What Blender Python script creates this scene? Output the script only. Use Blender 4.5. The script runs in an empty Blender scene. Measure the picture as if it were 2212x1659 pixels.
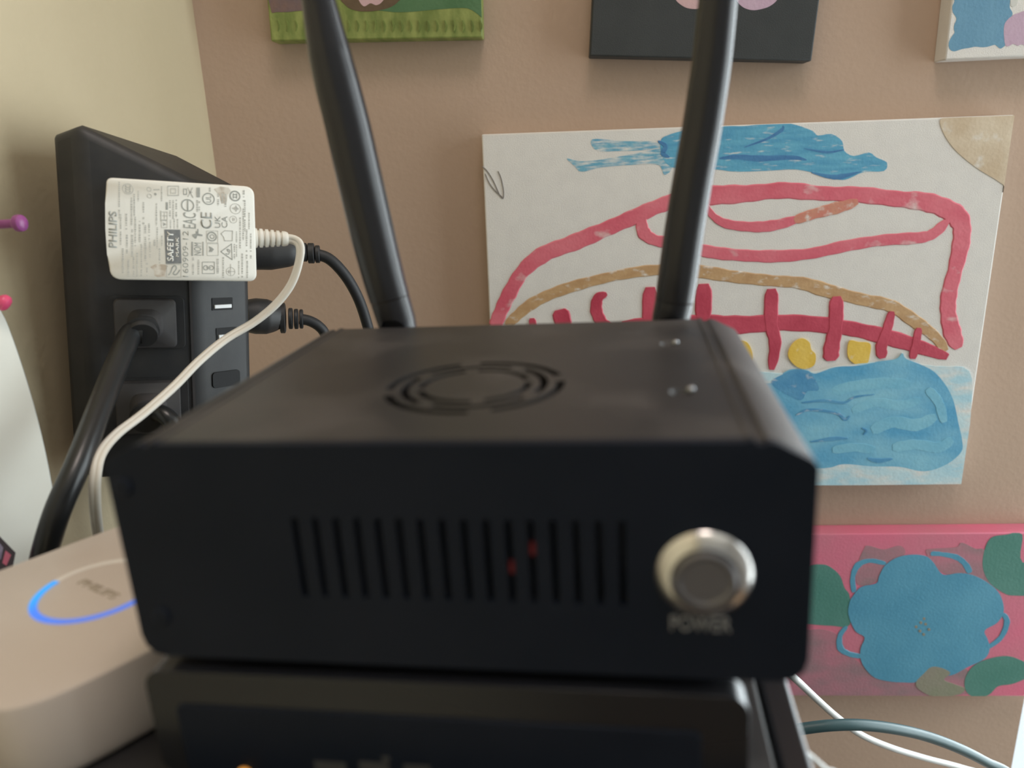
import bpy, bmesh, math, random
from mathutils import Vector, Matrix
from mathutils.geometry import tessellate_polygon

random.seed(7)
scene = bpy.context.scene
COL = scene.collection
R = math.radians

# ------------------------------------------------------------------ camera
FPX, CX, CY = 1660.0, 1106.0, 829.5            # focal length and centre of a 2212 x 1659 frame
EYE = Vector((0, 0, 1.38))


def cam_axes(pitch, roll, yaw):
    cp, sp = math.cos(pitch), math.sin(pitch)
    f = Vector((0, cp, -sp)); u = Vector((0, sp, cp)); r = Vector((1, 0, 0))
    cr, sr = math.cos(roll), math.sin(roll)
    r, u = cr * r + sr * u, -sr * r + cr * u
    Z = Matrix.Rotation(yaw, 3, 'Z')
    return Z @ r, Z @ u, Z @ f


CR, CU, CF = cam_axes(R(16.7175), R(-2.0211), R(3.3194))
cam_data = bpy.data.cameras.new('camera')
cam = bpy.data.objects.new('camera', cam_data); COL.objects.link(cam)
mw = Matrix((CR, CU, -CF)).transposed().to_4x4(); mw.translation = EYE
cam.matrix_world = mw
cam_data.sensor_width = 36.0
cam_data.lens = 36.0 * FPX / 2212.0
cam_data.clip_start = 0.01
cam_data.dof.use_dof = True
cam_data.dof.focus_distance = 0.48
cam_data.dof.aperture_fstop = 8.0
scene.camera = cam

# ------------------------------------------------------------------ light
YW = 0.654                 # back wall
XL = -0.2795               # left wall
XC = 0.4531                # where the window opening in the back wall begins
XR = 1.36                  # right wall
world = bpy.data.worlds.new('world'); scene.world = world
world.use_nodes = True
wn = world.node_tree
wn.nodes['Background'].inputs[0].default_value = (0.80, 0.93, 1.0, 1)
wn.nodes['Background'].inputs[1].default_value = 1.2

# daylight at the window in the back wall, just beyond the right edge of the picture
def area_light(name, M, a, b, watts, colour, shape='RECTANGLE'):
    ld = bpy.data.lights.new(name, 'AREA'); ld.shape = shape; ld.size = a; ld.size_y = b
    ld.energy = watts; ld.color = colour
    lo = bpy.data.objects.new(name, ld); COL.objects.link(lo); lo.matrix_world = M
    return lo


area_light('window_daylight', Matrix.Translation((XC + .43, YW + .16, EYE.z - .26)) @ Matrix.Rotation(R(-90), 4, 'X'), .8, 1.68, 31, (.88, .97, 1.0))
# cool fill light added in front of the right wall, which has no window
area_light('side_fill', Matrix.Translation((XR - .02, .27, EYE.z - .15)) @ Matrix.Rotation(R(90), 4, 'Y'), 1.5, .66, 15, (.87, .97, 1.0))
# warm fill light added overhead, no fitting belongs to it
area_light('overhead_fill', Matrix.Translation((.1, .06, 2.40)), .4, .4, 4.3, (1.0, .86, .79), 'DISK')

scene.view_settings.view_transform = 'Standard'
scene.view_settings.look = 'None'
scene.view_settings.gamma = 1.0
scene.view_settings.exposure = 0.0
scene.view_settings.use_curve_mapping = False


# ------------------------------------------------------------------ helpers
def ray(px, py):
    return CF + ((px - CX) / FPX) * CR - ((py - CY) / FPX) * CU


def hit(px, py, M, axis, val):
    """point (in the frame M) where the line of sight meets the local plane axis = val"""
    Mi = M.inverted()
    o = Mi @ EYE; d = Mi.to_3x3() @ ray(px, py)
    return o + d * ((val - o[axis]) / d[axis])


def at_y(px, py, y):
    d = ray(px, py)
    return EYE + d * ((y - EYE.y) / d.y)


def euler(yaw, pitch, roll):
    return (Matrix.Rotation(yaw, 4, 'Z') @ Matrix.Rotation(pitch, 4, 'X') @ Matrix.Rotation(roll, 4, 'Y'))


def lin(c):
    return tuple(((v / 255) / 12.92 if v / 255 <= .04045 else ((v / 255 + .055) / 1.055) ** 2.4) for v in c)


def node(nt, typ, **kw):
    n = nt.nodes.new(typ)
    for k, v in kw.items():
        setattr(n, k, v)
    return n


def mat(name, c1, c2=None, rough=.5, metal=0., scale=40., stretch=(1, 1, 1), lo=.35, hi=.65, bump=0., bscale=300.,
        spec=.5, coat=0., emit=None, estr=0., detail=4., r2=None, sub=0.):
    m = bpy.data.materials.new(name); m.use_nodes = True
    nt = m.node_tree; b = nt.nodes['Principled BSDF']
    b.inputs['Base Color'].default_value = (*c1, 1)
    b.inputs['Roughness'].default_value = rough
    b.inputs['Metallic'].default_value = metal
    b.inputs['Specular IOR Level'].default_value = spec
    b.inputs['Coat Weight'].default_value = coat
    if sub:
        b.inputs['Subsurface Weight'].default_value = sub
        b.inputs['Subsurface Radius'].default_value = (.004, .004, .004)
    tc = node(nt, 'ShaderNodeTexCoord')
    if c2 is not None:
        mp = node(nt, 'ShaderNodeMapping'); mp.inputs['Scale'].default_value = stretch
        nz = node(nt, 'ShaderNodeTexNoise'); nz.inputs['Scale'].default_value = scale
        nz.inputs['Detail'].default_value = detail
        mr = node(nt, 'ShaderNodeMapRange'); mr.inputs[1].default_value = lo; mr.inputs[2].default_value = hi
        mx = node(nt, 'ShaderNodeMix', data_type='RGBA')
        mx.inputs[6].default_value = (*c1, 1); mx.inputs[7].default_value = (*c2, 1)
        nt.links.new(tc.outputs['Object'], mp.inputs[0]); nt.links.new(mp.outputs[0], nz.inputs[0])
        nt.links.new(nz.outputs[0], mr.inputs[0]); nt.links.new(mr.outputs[0], mx.inputs[0])
        nt.links.new(mx.outputs[2], b.inputs['Base Color'])
        if r2 is not None:
            mr2 = node(nt, 'ShaderNodeMapRange')
            mr2.inputs[3].default_value = rough; mr2.inputs[4].default_value = r2
            nt.links.new(mr.outputs[0], mr2.inputs[0]); nt.links.new(mr2.outputs[0], b.inputs['Roughness'])
    if bump:
        nb = node(nt, 'ShaderNodeTexNoise'); nb.inputs['Scale'].default_value = bscale; nb.inputs['Detail'].default_value = 3
        bp = node(nt, 'ShaderNodeBump'); bp.inputs['Strength'].default_value = bump; bp.inputs['Distance'].default_value = .001
        nt.links.new(tc.outputs['Object'], nb.inputs[0]); nt.links.new(nb.outputs[0], bp.inputs['Height'])
        nt.links.new(bp.outputs[0], b.inputs['Normal'])
    if emit:
        b.inputs['Emission Color'].default_value = (*emit, 1); b.inputs['Emission Strength'].default_value = estr
    return m


def obj(name, bm, material, parent=None, M=None, smooth=35, bevel=0., seg=2):
    """link a bmesh as one mesh object; M is the local matrix below the parent"""
    me = bpy.data.meshes.new(name)
    bmesh.ops.recalc_face_normals(bm, faces=bm.faces)
    bm.to_mesh(me); bm.free()
    o = bpy.data.objects.new(name, me); COL.objects.link(o)
    me.materials.append(material)
    if smooth:
        for p in me.polygons: p.use_smooth = True
        me.set_sharp_from_angle(angle=R(smooth))
    if parent: o.parent = parent
    if M is not None: o.matrix_local = M
    if bevel:
        b = o.modifiers.new('bevel', 'BEVEL'); b.width = bevel; b.segments = seg; b.limit_method = 'ANGLE'; b.angle_limit = R(30)
        b.harden_normals = False
    return o


GROUPS = {'painting': 'paintings on the back wall', 'plug': 'black plugs in the power extender', 'push pin': 'push pins in the left wall'}


def thing(name, label, cat, M, group=None):
    group = group or GROUPS.get(cat)
    o = bpy.data.objects.new(name, None); COL.objects.link(o)
    o.empty_display_size = .01
    o.matrix_world = M
    o['label'] = label; o['category'] = cat
    if group: o['group'] = group
    return o


def tag(o, label, cat, group=None):
    o['label'] = label; o['category'] = cat
    if group: o['group'] = group
    return o


def struct(name, bm, m, M=None):
    o = obj(name, bm, m, None, M); o['kind'] = 'structure'
    return o


def T(x, y, z): return Matrix.Translation((x, y, z))


def box(bm, x0, x1, y0, y1, z0, z1):
    vs = [bm.verts.new((x, y, z)) for x in (x0, x1) for y in (y0, y1) for z in (z0, z1)]
    for f in ((0, 1, 3, 2), (4, 6, 7, 5), (0, 4, 5, 1), (2, 3, 7, 6), (0, 2, 6, 4), (1, 5, 7, 3)):
        bm.faces.new([vs[i] for i in f])
    return bm


def nbox(*a): return box(bmesh.new(), *a)


def prism(poly, y0, y1, bm=None, axis='y'):
    """extrude a 2D outline; axis y: outline in (x, z); axis z: outline in (x, y)"""
    bm = bm or bmesh.new()
    poly = [p for i, p in enumerate(poly) if abs(p[0] - poly[i - 1][0]) + abs(p[1] - poly[i - 1][1]) > 1e-7]
    P = (lambda p, t: (p[0], t, p[1])) if axis == 'y' else (lambda p, t: (p[0], p[1], t))
    a = [bm.verts.new(P(p, y0)) for p in poly]; b = [bm.verts.new(P(p, y1)) for p in poly]
    n = len(poly)
    for i in range(n):
        j = (i + 1) % n
        bm.faces.new((a[i], a[j], b[j], b[i]))
    v3 = [Vector((p[0], p[1], 0)) for p in poly]
    if n <= 5:
        bm.faces.new(a); bm.faces.new(b)
    else:
        for t in tessellate_polygon([v3]):
            for q in (a, b):
                try: bm.faces.new([q[i] for i in t])
                except ValueError: pass
    return bm


def rrect(x0, x1, y0, y1, r, seg=5):
    out = []
    for cx, cy, a0 in ((x1 - r, y1 - r, 0), (x0 + r, y1 - r, 90), (x0 + r, y0 + r, 180), (x1 - r, y0 + r, 270)):
        for i in range(seg + 1):
            a = R(a0 + 90 * i / seg)
            out.append((cx + r * math.cos(a), cy + r * math.sin(a)))
    return out


def circ(cx, cy, r, n=24, ry=None):
    return [(cx + r * math.cos(2 * math.pi * i / n), cy + (ry or r) * math.sin(2 * math.pi * i / n)) for i in range(n)]


def catmull(pts, n=6, closed=False):
    pts = [Vector(p) for p in pts]
    N = len(pts); out = []
    for i in range(N if closed else N - 1):
        if closed:
            p0, p1, p2, p3 = pts[i - 1], pts[i], pts[(i + 1) % N], pts[(i + 2) % N]
        else:
            p1, p2 = pts[i], pts[i + 1]
            p0 = pts[i - 1] if i else 2 * p1 - p2
            p3 = pts[i + 2] if i + 2 < N else 2 * p2 - p1
        for k in range(n):
            t = k / n
            out.append(.5 * (2 * p1 + (p2 - p0) * t + (2 * p0 - 5 * p1 + 4 * p2 - p3) * t * t + (3 * p1 - p0 - 3 * p2 + p3) * t ** 3))
    if not closed: out.append(pts[-1])
    return out


def tube(pts, rad, bm=None, seg=14, n=8, twin=False, smoothpath=True, up=Vector((0, 0, 1)), aspect=1.):
    """sweep a round (or figure-of-eight) section along a path; rad is a number or one per control point"""
    bm = bm or bmesh.new()
    path = catmull(pts, n) if smoothpath else [Vector(p) for p in pts]
    M = len(path)
    def rr(i):
        if not hasattr(rad, '__len__'): return rad
        t = i / (M - 1) * (len(rad) - 1); k = min(int(t), len(rad) - 2)
        return rad[k] * (1 - (t - k)) + rad[k + 1] * (t - k)
    if twin:
        sec = []
        for i in range(20):
            a = 2 * math.pi * i / 20
            w = 1.75 * math.cos(a); h = 1.0 * math.sin(a)
            pinch = 1 - .28 * math.exp(-(w / .35) ** 2)
            sec.append((w, math.copysign(abs(h) ** .8, h) * pinch))
    else:
        sec = [(math.cos(2 * math.pi * i / seg) * aspect, math.sin(2 * math.pi * i / seg)) for i in range(seg)]
    rings = []
    nrm = None
    for i, p in enumerate(path):
        t = (path[min(i + 1, M - 1)] - path[max(i - 1, 0)]).normalized()
        if nrm is None:
            nrm = t.cross(up)
            if nrm.length < 1e-4: nrm = t.cross(Vector((0, 1, 0)))
        nrm = (nrm - t * nrm.dot(t)).normalized()
        bn = t.cross(nrm)
        r = rr(i)
        rings.append([bm.verts.new(p + (nrm * s[0] + bn * s[1]) * r) for s in sec])
    K = len(sec)
    for a, b in zip(rings, rings[1:]):
        for i in range(K):
            bm.faces.new((a[i], a[(i + 1) % K], b[(i + 1) % K], b[i]))
    bm.faces.new(rings[0]); bm.faces.new(rings[-1])
    return bm


def lathe(prof, seg=28, bm=None, M=None):
    """revolve (r, z) pairs about z"""
    bm = bm or bmesh.new(); rings = []
    for r, z in prof:
        if r < 1e-6: rings.append([bm.verts.new((0, 0, z))])
        else: rings.append([bm.verts.new((r * math.cos(2 * math.pi * i / seg), r * math.sin(2 * math.pi * i / seg), z)) for i in range(seg)])
    for a, b in zip(rings, rings[1:]):
        for i in range(seg):
            j = (i + 1) % seg
            if len(a) == 1 and len(b) == 1: continue
            if len(a) == 1: bm.faces.new((a[0], b[i], b[j]))
            elif len(b) == 1: bm.faces.new((a[i], a[j], b[0]))
            else: bm.faces.new((a[i], a[j], b[j], b[i]))
    for ring in (rings[0], rings[-1]):
        if len(ring) > 1: bm.faces.new(ring)
    if M is not None: bm.transform(M)
    return bm


def axis_M(p, q):
    """matrix whose z axis runs from p to q"""
    z = (Vector(q) - Vector(p)).normalized()
    M = z.to_track_quat('Z', 'Y').to_matrix().to_4x4(); M.translation = p
    return M


def ring2d(cx, cy, r0, r1, a0=0., a1=360., n=32):
    pts = [(cx + r1 * math.cos(R(a0 + (a1 - a0) * i / n)), cy + r1 * math.sin(R(a0 + (a1 - a0) * i / n))) for i in range(n + 1)]
    pts += [(cx + r0 * math.cos(R(a1 + (a0 - a1) * i / n)), cy + r0 * math.sin(R(a1 + (a0 - a1) * i / n))) for i in range(n + 1)]
    return pts


def stroke2d(pts, w, n=6, cap=True):
    """outline of a brush stroke: centreline pts, width w (number or one per point)"""
    P = catmull([Vector((p[0], p[1])) for p in pts], n)
    M = len(P)
    def ww(i):
        if not hasattr(w, '__len__'): return w
        t = i / (M - 1) * (len(w) - 1); k = min(int(t), len(w) - 2)
        return w[k] * (1 - (t - k)) + w[k + 1] * (t - k)
    L, Rr = [], []
    for i, p in enumerate(P):
        t = (P[min(i + 1, M - 1)] - P[max(i - 1, 0)]).normalized()
        nn = Vector((-t.y, t.x)) * ww(i) * .5
        L.append(p + nn); Rr.append(p - nn)
    out = list(L)
    if cap:
        t = (P[-1] - P[-2]).normalized() * ww(M - 1) * .5
        nn = L[-1] - P[-1]
        out += [P[-1] + nn * math.cos(R(a)) + t * math.sin(R(a)) * .6 for a in (30, 60, 90, 120, 150)]
    out += Rr[::-1]
    if cap:
        t = (P[0] - P[1]).normalized() * ww(0) * .5
        nn = Rr[0] - P[0]
        out += [P[0] + nn * math.cos(R(a)) + t * math.sin(R(a)) * .6 for a in (30, 60, 90, 120, 150)]
    return [tuple(p) for p in out]


def ribbon(pts, w, y0, y1, n=6, bm=None):
    """a brush stroke as a solid band (quads), robust where the line bends hard; points in local (x, z)"""
    bm = bm or bmesh.new()
    P = catmull([Vector((p[0], p[1])) for p in pts], n); M = len(P)
    rows = []
    for i, p in enumerate(P):
        t = (P[min(i + 1, M - 1)] - P[max(i - 1, 0)]).normalized()
        if hasattr(w, '__len__'):
            s = i / (M - 1) * (len(w) - 1); k = min(int(s), len(w) - 2); wd = w[k] * (1 - (s - k)) + w[k + 1] * (s - k)
        else: wd = w
        # rounded ends
        e = min(i, M - 1 - i)
        wd *= (.55, .85, .97)[e] if e < 3 else 1
        wd *= 1 + .05 * math.sin(i * 1.7) + .04 * math.sin(i * .6 + 1)
        nn = Vector((-t.y, t.x)) * wd * .5
        rows.append([bm.verts.new((q.x, yy, q.y)) for q, yy in ((p + nn, y1), (p + nn * .8, y0), (p - nn * .8, y0), (p - nn, y1))])
    for a, b in zip(rows, rows[1:]):
        for i in range(4): bm.faces.new((a[i], a[(i + 1) % 4], b[(i + 1) % 4], b[i]))
    bm.faces.new(rows[0]); bm.faces.new(rows[-1])
    return bm


FONT_CACHE = {}


def text_bm(s, size, depth=.0001, bold=0., sx=1., align='CENTER', spacing=1.):
    cu = bpy.data.curves.new('txt', 'FONT'); cu.body = s; cu.size = size; cu.extrude = depth / 2
    cu.offset = bold; cu.align_x = align; cu.align_y = 'CENTER'; cu.resolution_u = 3; cu.space_character = spacing
    o = bpy.data.objects.new('txt', cu); COL.objects.link(o)
    dg = bpy.context.evaluated_depsgraph_get(); dg.update()
    me = bpy.data.meshes.new_from_object(o.evaluated_get(dg))
    bpy.data.objects.remove(o); bpy.data.curves.remove(cu)
    bm = bmesh.new(); bm.from_mesh(me); bpy.data.meshes.remove(me)
    if sx != 1.: bmesh.ops.scale(bm, vec=(sx, 1, 1), verts=bm.verts)
    return bm


def fit_text(s, w, h, **kw):
    """lettering scaled to width w and height h, centred on the origin in the xy plane"""
    bm = text_bm(s, 1.0, depth=.0, **kw)
    xs = [v.co.x for v in bm.verts]; ys = [v.co.y for v in bm.verts]
    cx, cy = (max(xs) + min(xs)) / 2, (max(ys) + min(ys)) / 2
    for v in bm.verts:
        v.co.x = (v.co.x - cx) * w / (max(xs) - min(xs)); v.co.y = (v.co.y - cy) * h / (max(ys) - min(ys)); v.co.z = 0
    bmesh.ops.remove_doubles(bm, verts=bm.verts, dist=1e-7)
    r = bmesh.ops.extrude_face_region(bm, geom=bm.faces[:])
    bmesh.ops.translate(bm, vec=(0, 0, .00012), verts=[v for v in r['geom'] if isinstance(v, bmesh.types.BMVert)])
    return bm


def join(bm, other, M=None):
    if M is not None: other.transform(M)
    me = bpy.data.meshes.new('tmp'); other.to_mesh(me); other.free()
    bm.from_mesh(me); bpy.data.meshes.remove(me)
    return bm


def boolean(o, cutters):
    """cut real holes, then drop the cutting shapes"""
    cbm = bmesh.new()
    for c in cutters: join(cbm, c)
    bmesh.ops.recalc_face_normals(cbm, faces=cbm.faces)
    me = bpy.data.meshes.new('cut'); cbm.to_mesh(me); cbm.free()
    bpy.context.view_layer.update()
    c = bpy.data.objects.new('cut', me); COL.objects.link(c); c.matrix_world = o.matrix_world
    md = o.modifiers.new('b', 'BOOLEAN'); md.object = c; md.operation = 'DIFFERENCE'; md.solver = 'EXACT'
    bpy.context.view_layer.update()
    dg = bpy.context.evaluated_depsgraph_get(); dg.update()
    new = bpy.data.meshes.new_from_object(o.evaluated_get(dg))
    o.modifiers.clear(); old = o.data; o.data = new
    bpy.data.meshes.remove(old); bpy.data.objects.remove(c); bpy.data.meshes.remove(me)
    for p in o.data.polygons: p.use_smooth = True
    o.data.set_sharp_from_angle(angle=R(30))


# ------------------------------------------------------------------ materials
M_wall = mat('taupe_wall_paint', (.505, .375, .29), (.47, .345, .265), rough=.85, scale=5, bump=.25, bscale=220, spec=.2)
M_cream = mat('cream_wall_paint', (.56, .475, .325), (.52, .44, .295), rough=.85, scale=6, bump=.25, bscale=200, spec=.2)
M_white_paint = mat('white_gloss_paint', (.86, .87, .86), rough=.35)
M_ceiling = mat('ceiling_white', (.75, .72, .68), rough=.9)
M_floor = mat('floor_wood', (.30, .19, .11), (.2, .12, .07), rough=.5, scale=3, stretch=(1, 12, 1))
M_room = mat('room_wall_paint', (.46, .46, .46), rough=.9)
M_desk = mat('dark_desk_wood', (.035, .025, .02), (.02, .015, .012), rough=.4, scale=10, stretch=(1, 8, 1))
M_blackmetal = mat('dusty_black_aluminium', (.024, .023, .025), (.082, .073, .070), rough=.42, scale=26, lo=.48, hi=.85, r2=.62, bump=.06, bscale=1500)
M_blackpanel = mat('black_front_panel', (.004, .008, .018), (.007, .011, .022), rough=.5, spec=.2, scale=30, bump=.05, bscale=1800)
M_blackgloss = mat('black_gloss_plastic', (.012, .013, .017), rough=.24, spec=.42)
M_blackplastic = mat('black_matt_plastic', (.02, .021, .023), (.032, .031, .031), rough=.5, scale=60, bump=.08, bscale=2500)
M_greyplastic = mat('charcoal_plastic', (.045, .042, .045), (.06, .056, .055), rough=.5, scale=60)
M_antenna = mat('black_satin_rubber', (.016, .016, .019), rough=.27, bump=.05, bscale=3000)
M_cord = mat('black_vinyl_cord', (.014, .015, .016), rough=.3)
M_cordmatt = mat('black_matt_cord', (.018, .019, .021), rough=.55)
M_steel = mat('brushed_steel', (.72, .70, .68), rough=.2, metal=1.)
M_cap = mat('dark_steel_cap', (.20, .195, .205), rough=.42, metal=1.)
M_screw = mat('black_screw', (.35, .36, .38), rough=.15, metal=1.)
M_greyprint = mat('grey_print', (.26, .26, .27), rough=.6)
M_label = mat('warm_white_plastic', (.88, .865, .80), (.85, .83, .76), rough=.5, scale=30, bump=.05, bscale=1500)
M_print = mat('faded_grey_ink', (.34, .35, .33), (.45, .46, .43), rough=.7, scale=400)
M_printlight = mat('worn_pale_ink', (.50, .50, .465), (.62, .61, .56), rough=.7, scale=700)
M_printdark = mat('grey_label_block', (.20, .21, .22), (.25, .26, .26), rough=.7, scale=500)
M_stain = mat('brown_adhesive_residue', (.52, .44, .35), (.76, .72, .64), rough=.8, scale=260, lo=.4, hi=.6)
M_usbwhite = mat('white_usb_tongue', (.85, .86, .86), rough=.4)
M_hole = mat('port_black', (.004, .004, .005), rough=.7)
M_hub = mat('white_hub_plastic', (.60, .525, .465), (.58, .505, .45), rough=.4, scale=20)
M_ringoff = mat('translucent_ring', (.80, .76, .71), rough=.3)
M_hubprint = mat('grey_brown_print', (.36, .30, .22), rough=.6)
M_paper = mat('white_paper', (.80, .81, .74), (.76, .77, .70), rough=.8, scale=12)
M_purple = mat('purple_pin_plastic', (.30, .075, .25), rough=.3, sub=.2)
M_pink = mat('pink_pin_plastic', (.75, .09, .20), rough=.3, sub=.2)
M_red = mat('red_pin_plastic', (.62, .04, .06), rough=.3)
M_whitecord = mat('white_twin_cord', (.74, .70, .63), (.70, .66, .58), rough=.45, scale=30)
M_whitecable = mat('white_round_cable', (.70, .72, .71), rough=.4)
M_hazedcable = mat('hazed_black_cable', (.035, .085, .095), rough=.45)  # black cable, with the teal veil of window glare mixed into its colour
M_led = mat('red_led', (.1, .01, .01), emit=(1, .10, .08), estr=.05)
M_orange = mat('orange_indicator', (.75, .33, .06), rough=.4, emit=(1, .42, .06), estr=.35)
# thin window glass
M_glass = bpy.data.materials.new('window_glass'); M_glass.use_nodes = True
_n = M_glass.node_tree; _n.nodes.remove(_n.nodes['Principled BSDF'])
_t = node(_n, 'ShaderNodeBsdfTransparent'); _g = node(_n, 'ShaderNodeBsdfGlossy'); _g.inputs['Roughness'].default_value = .02
_mx = node(_n, 'ShaderNodeMixShader'); _mx.inputs[0].default_value = .06
_n.links.new(_t.outputs[0], _mx.inputs[1]); _n.links.new(_g.outputs[0], _mx.inputs[2])
_n.links.new(_mx.outputs[0], _n.nodes['Material Output'].inputs[0])
# glowing ring: brightest at its left end where the lamp sits
M_glow = bpy.data.materials.new('blue_light_ring'); M_glow.use_nodes = True
_n = M_glow.node_tree; _b = _n.nodes['Principled BSDF']
_b.inputs['Base Color'].default_value = (.03, .06, .16, 1)
_tc = node(_n, 'ShaderNodeTexCoord'); _sp = node(_n, 'ShaderNodeVectorMath', operation='DOT_PRODUCT'); _sp.inputs[1].default_value = (.788, .616, 0)
_cr = node(_n, 'ShaderNodeValToRGB')
_mr = node(_n, 'ShaderNodeMapRange'); _mr.inputs[1].default_value = -.0195; _mr.inputs[2].default_value = .0195
_cr.color_ramp.elements[0].color = (.004, .40, 1, 1); _cr.color_ramp.elements[0].position = .04
_cr.color_ramp.elements[1].color = (.085, .19, .72, 1); _cr.color_ramp.elements[1].position = .55
_e = _cr.color_ramp.elements.new(.16); _e.color = (.05, .22, .92, 1)
_n.links.new(_tc.outputs['Object'], _sp.inputs[0]); _n.links.new(_sp.outputs['Value'], _mr.inputs[0])
_n.links.new(_mr.outputs[0], _cr.inputs[0]); _n.links.new(_cr.outputs[0], _b.inputs['Emission Color'])
_b.inputs['Emission Strength'].default_value = 1.0

# ------------------------------------------------------------------ room shell
H = 2.45
YB = -1.9; XE = 1.9
struct('wall_left', nbox(XL - .1, XL, YB, YW, 0, H), M_cream)
struct('wall_front', nbox(XL - .1, XR + .1, YB - .1, YB, 0, H), M_room)
struct('floor', nbox(XL - .1, XR + .1, YB - .1, YW + .1, -.1, 0), M_floor)
struct('ceiling', nbox(XL - .1, XR + .1, YB - .1, YW + .1, H, H + .1), M_ceiling)
# the window: its opening begins where the visible piece of the back wall ends on the right
WZ0, WZ1 = .26, 2.02
WX0, WX1 = XC, XC + .86
bm = nbox(WX1, XR + .1, YW, YW + .1, 0, H)
box(bm, XL - .1, WX0, YW, YW + .1, 0, H)
box(bm, WX0, WX1, YW, YW + .1, 0, WZ0)
box(bm, WX0, WX1, YW, YW + .1, WZ1, H)
struct('wall_back', bm, M_wall)
struct('wall_right', nbox(XR, XR + .1, YB, YW, 0, H), M_room)
win = bpy.data.objects.new('window_1', None); COL.objects.link(win); win['kind'] = 'structure'
win.location = ((WX0 + WX1) / 2, YW + .075, WZ0)
wx = (WX1 - WX0) / 2; wz = WZ1 - WZ0
bm = bmesh.new()
box(bm, -wx, -wx + .03, -.02, .02, 0, wz); box(bm, wx - .03, wx, -.02, .02, 0, wz)
box(bm, -wx + .03, wx - .03, -.02, .02, 0, .03); box(bm, -wx + .03, wx - .03, -.02, .02, wz - .03, wz)
obj('window_frame', bm, M_white_paint, win)
obj('window_pane', nbox(-wx + .03, wx - .03, -.003, .003, .03, wz - .03), M_glass, win)

# ------------------------------------------------------------------ desk group frame (mini computer front edge)
B = T(-.0265, .1546, EYE.z - .0597) @ euler(R(-5.56), R(-.37), R(-1.52))
BW, BD, BH = .16, .1236, .0568
ZC = -.0925                                     # top of the computer case below, in this frame
DZ = ZC - .478
dk = thing('desk', 'dark wooden desk carrying the black computer case', 'desk', B @ T(0, .05, DZ))
obj('desktop', nbox(-.225, .36, -.35, .33, -.03, 0), M_desk, dk, bevel=.002)
for sx in (-.215, .31):
    for sy in (-.34, .285):
        obj('leg', nbox(sx, sx + .04, sy, sy + .04, -(EYE.z - .0597 + DZ) + .012, -.03), M_desk, dk)

# black computer case under everything
cs = thing('computer_case', 'large black computer case under the stacked black boxes and white hub', 'computer case', B @ T(0, 0, DZ))
e1 = hit(1647, 1480, B, 2, ZC); e2 = hit(1677, 1659, B, 2, ZC)
r1 = hit(1710, 1485, B, 2, ZC); r2 = hit(1752, 1659, B, 2, ZC)
XS = (e1.x + e2.x) / 2; XE_ = (r1.x + r2.x) / 2
obj('case_shell', nbox(-.168, XS - .0006, -.02, .24, .012, .478), M_blackmetal, cs, bevel=.0012)
obj('side_panel', nbox(XS, XE_, -.02, .24, .012, .4785), M_blackgloss, cs, bevel=.0012, seg=3)
for fx in (-.15, .045):
    for fy in (0., .2):
        obj('foot', nbox(fx - .012, fx + .012, fy, fy + .024, 0, .0125), M_cordmatt, cs)

# ------------------------------------------------------------------ lower black box (the one the mini computer stands on)
ZA = -BH - .003                                 # its top
fa = thing('media_box', 'black glossy box with rounded front frame directly under the mini computer', 'electronic box', B @ T(0, 0, ZC))
pa = hit(1621, 1520, B, 1, -.002); pb = hit(318, 1500, B, 1, -.002)
ax0, ax1 = pb.x, pa.x
hA = ZA - ZC
prof = rrect(ax0, ax1, 0.0008, hA, .005, 6)
obj('body', prism([((x - (ax0 + ax1) / 2) * .985 + (ax0 + ax1) / 2, z if z < .01 else z - .0008) for x, z in prof], .004, .115), M_blackplastic, fa, bevel=.001)
fr = obj('front_frame', prism(prof, -.002, .0055), M_blackgloss, fa, bevel=.0028, seg=4)
bpy.context.view_layer.update()
# recessed front panel
obj('front_panel', prism(rrect(ax0 + .0075, ax1 - .0105, .003, hA - .0095, .002, 3), -.0026, .001), M_blackpanel, fa, bevel=.0004)
F = B @ T(0, 0, ZC)
q = hit(530, 1671, F, 1, -.0026)
bm = lathe([(0, 0), (.0020, 0), (.0020, .0007), (.0015, .0012), (0, .0013)], 20, M=T(q.x, -.0026, q.z) @ Matrix.Rotation(R(90), 4, 'X'))
obj('indicator', bm, M_orange, fa)['label'] = 'round orange indicator light'
bm = bmesh.new()
for (xa, ya, xb, yb) in ((678, 1644, 748, 1668), (775, 1645, 842, 1668), (824, 1634, 842, 1645), (872, 1652, 930, 1668)):
    a = hit(xa, ya, F, 1, -.0027); b = hit(xb, yb, F, 1, -.0027)
    box(bm, a.x, b.x, -.00275, -.0025, b.z, a.z)
lt = obj('lettering', bm, mat('dim_print', (.05, .05, .052), rough=.6), fa)
lt['label'] = 'faint grey blurred lettering'
for fx in (ax0 + .02, ax1 - .02):
    for fy in (.015, .095):
        obj('foot', nbox(fx - .005, fx + .005, fy - .005, fy + .005, 0, .0012), M_cordmatt, fa)

# ------------------------------------------------------------------ mini computer
pc = thing('mini_computer', 'black mini computer with a round fan grille on top and two antennas', 'computer', B)
w = BW / 2


def half_profile():
    return [(w - .0142, 0), (w - .0138, .00035), (w - .0126, .00035), (w - .0122, -.0006), (w - .0108, -.0006), (w - .0100, 0.0),
            (w - .0083, -.0003), (w - .0012, -.0040), (w, -.0056), (w, -BH + .006), (w - .0008, -BH + .003), (w - .0028, -BH + .0008), (w - .006, -BH)]


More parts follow.
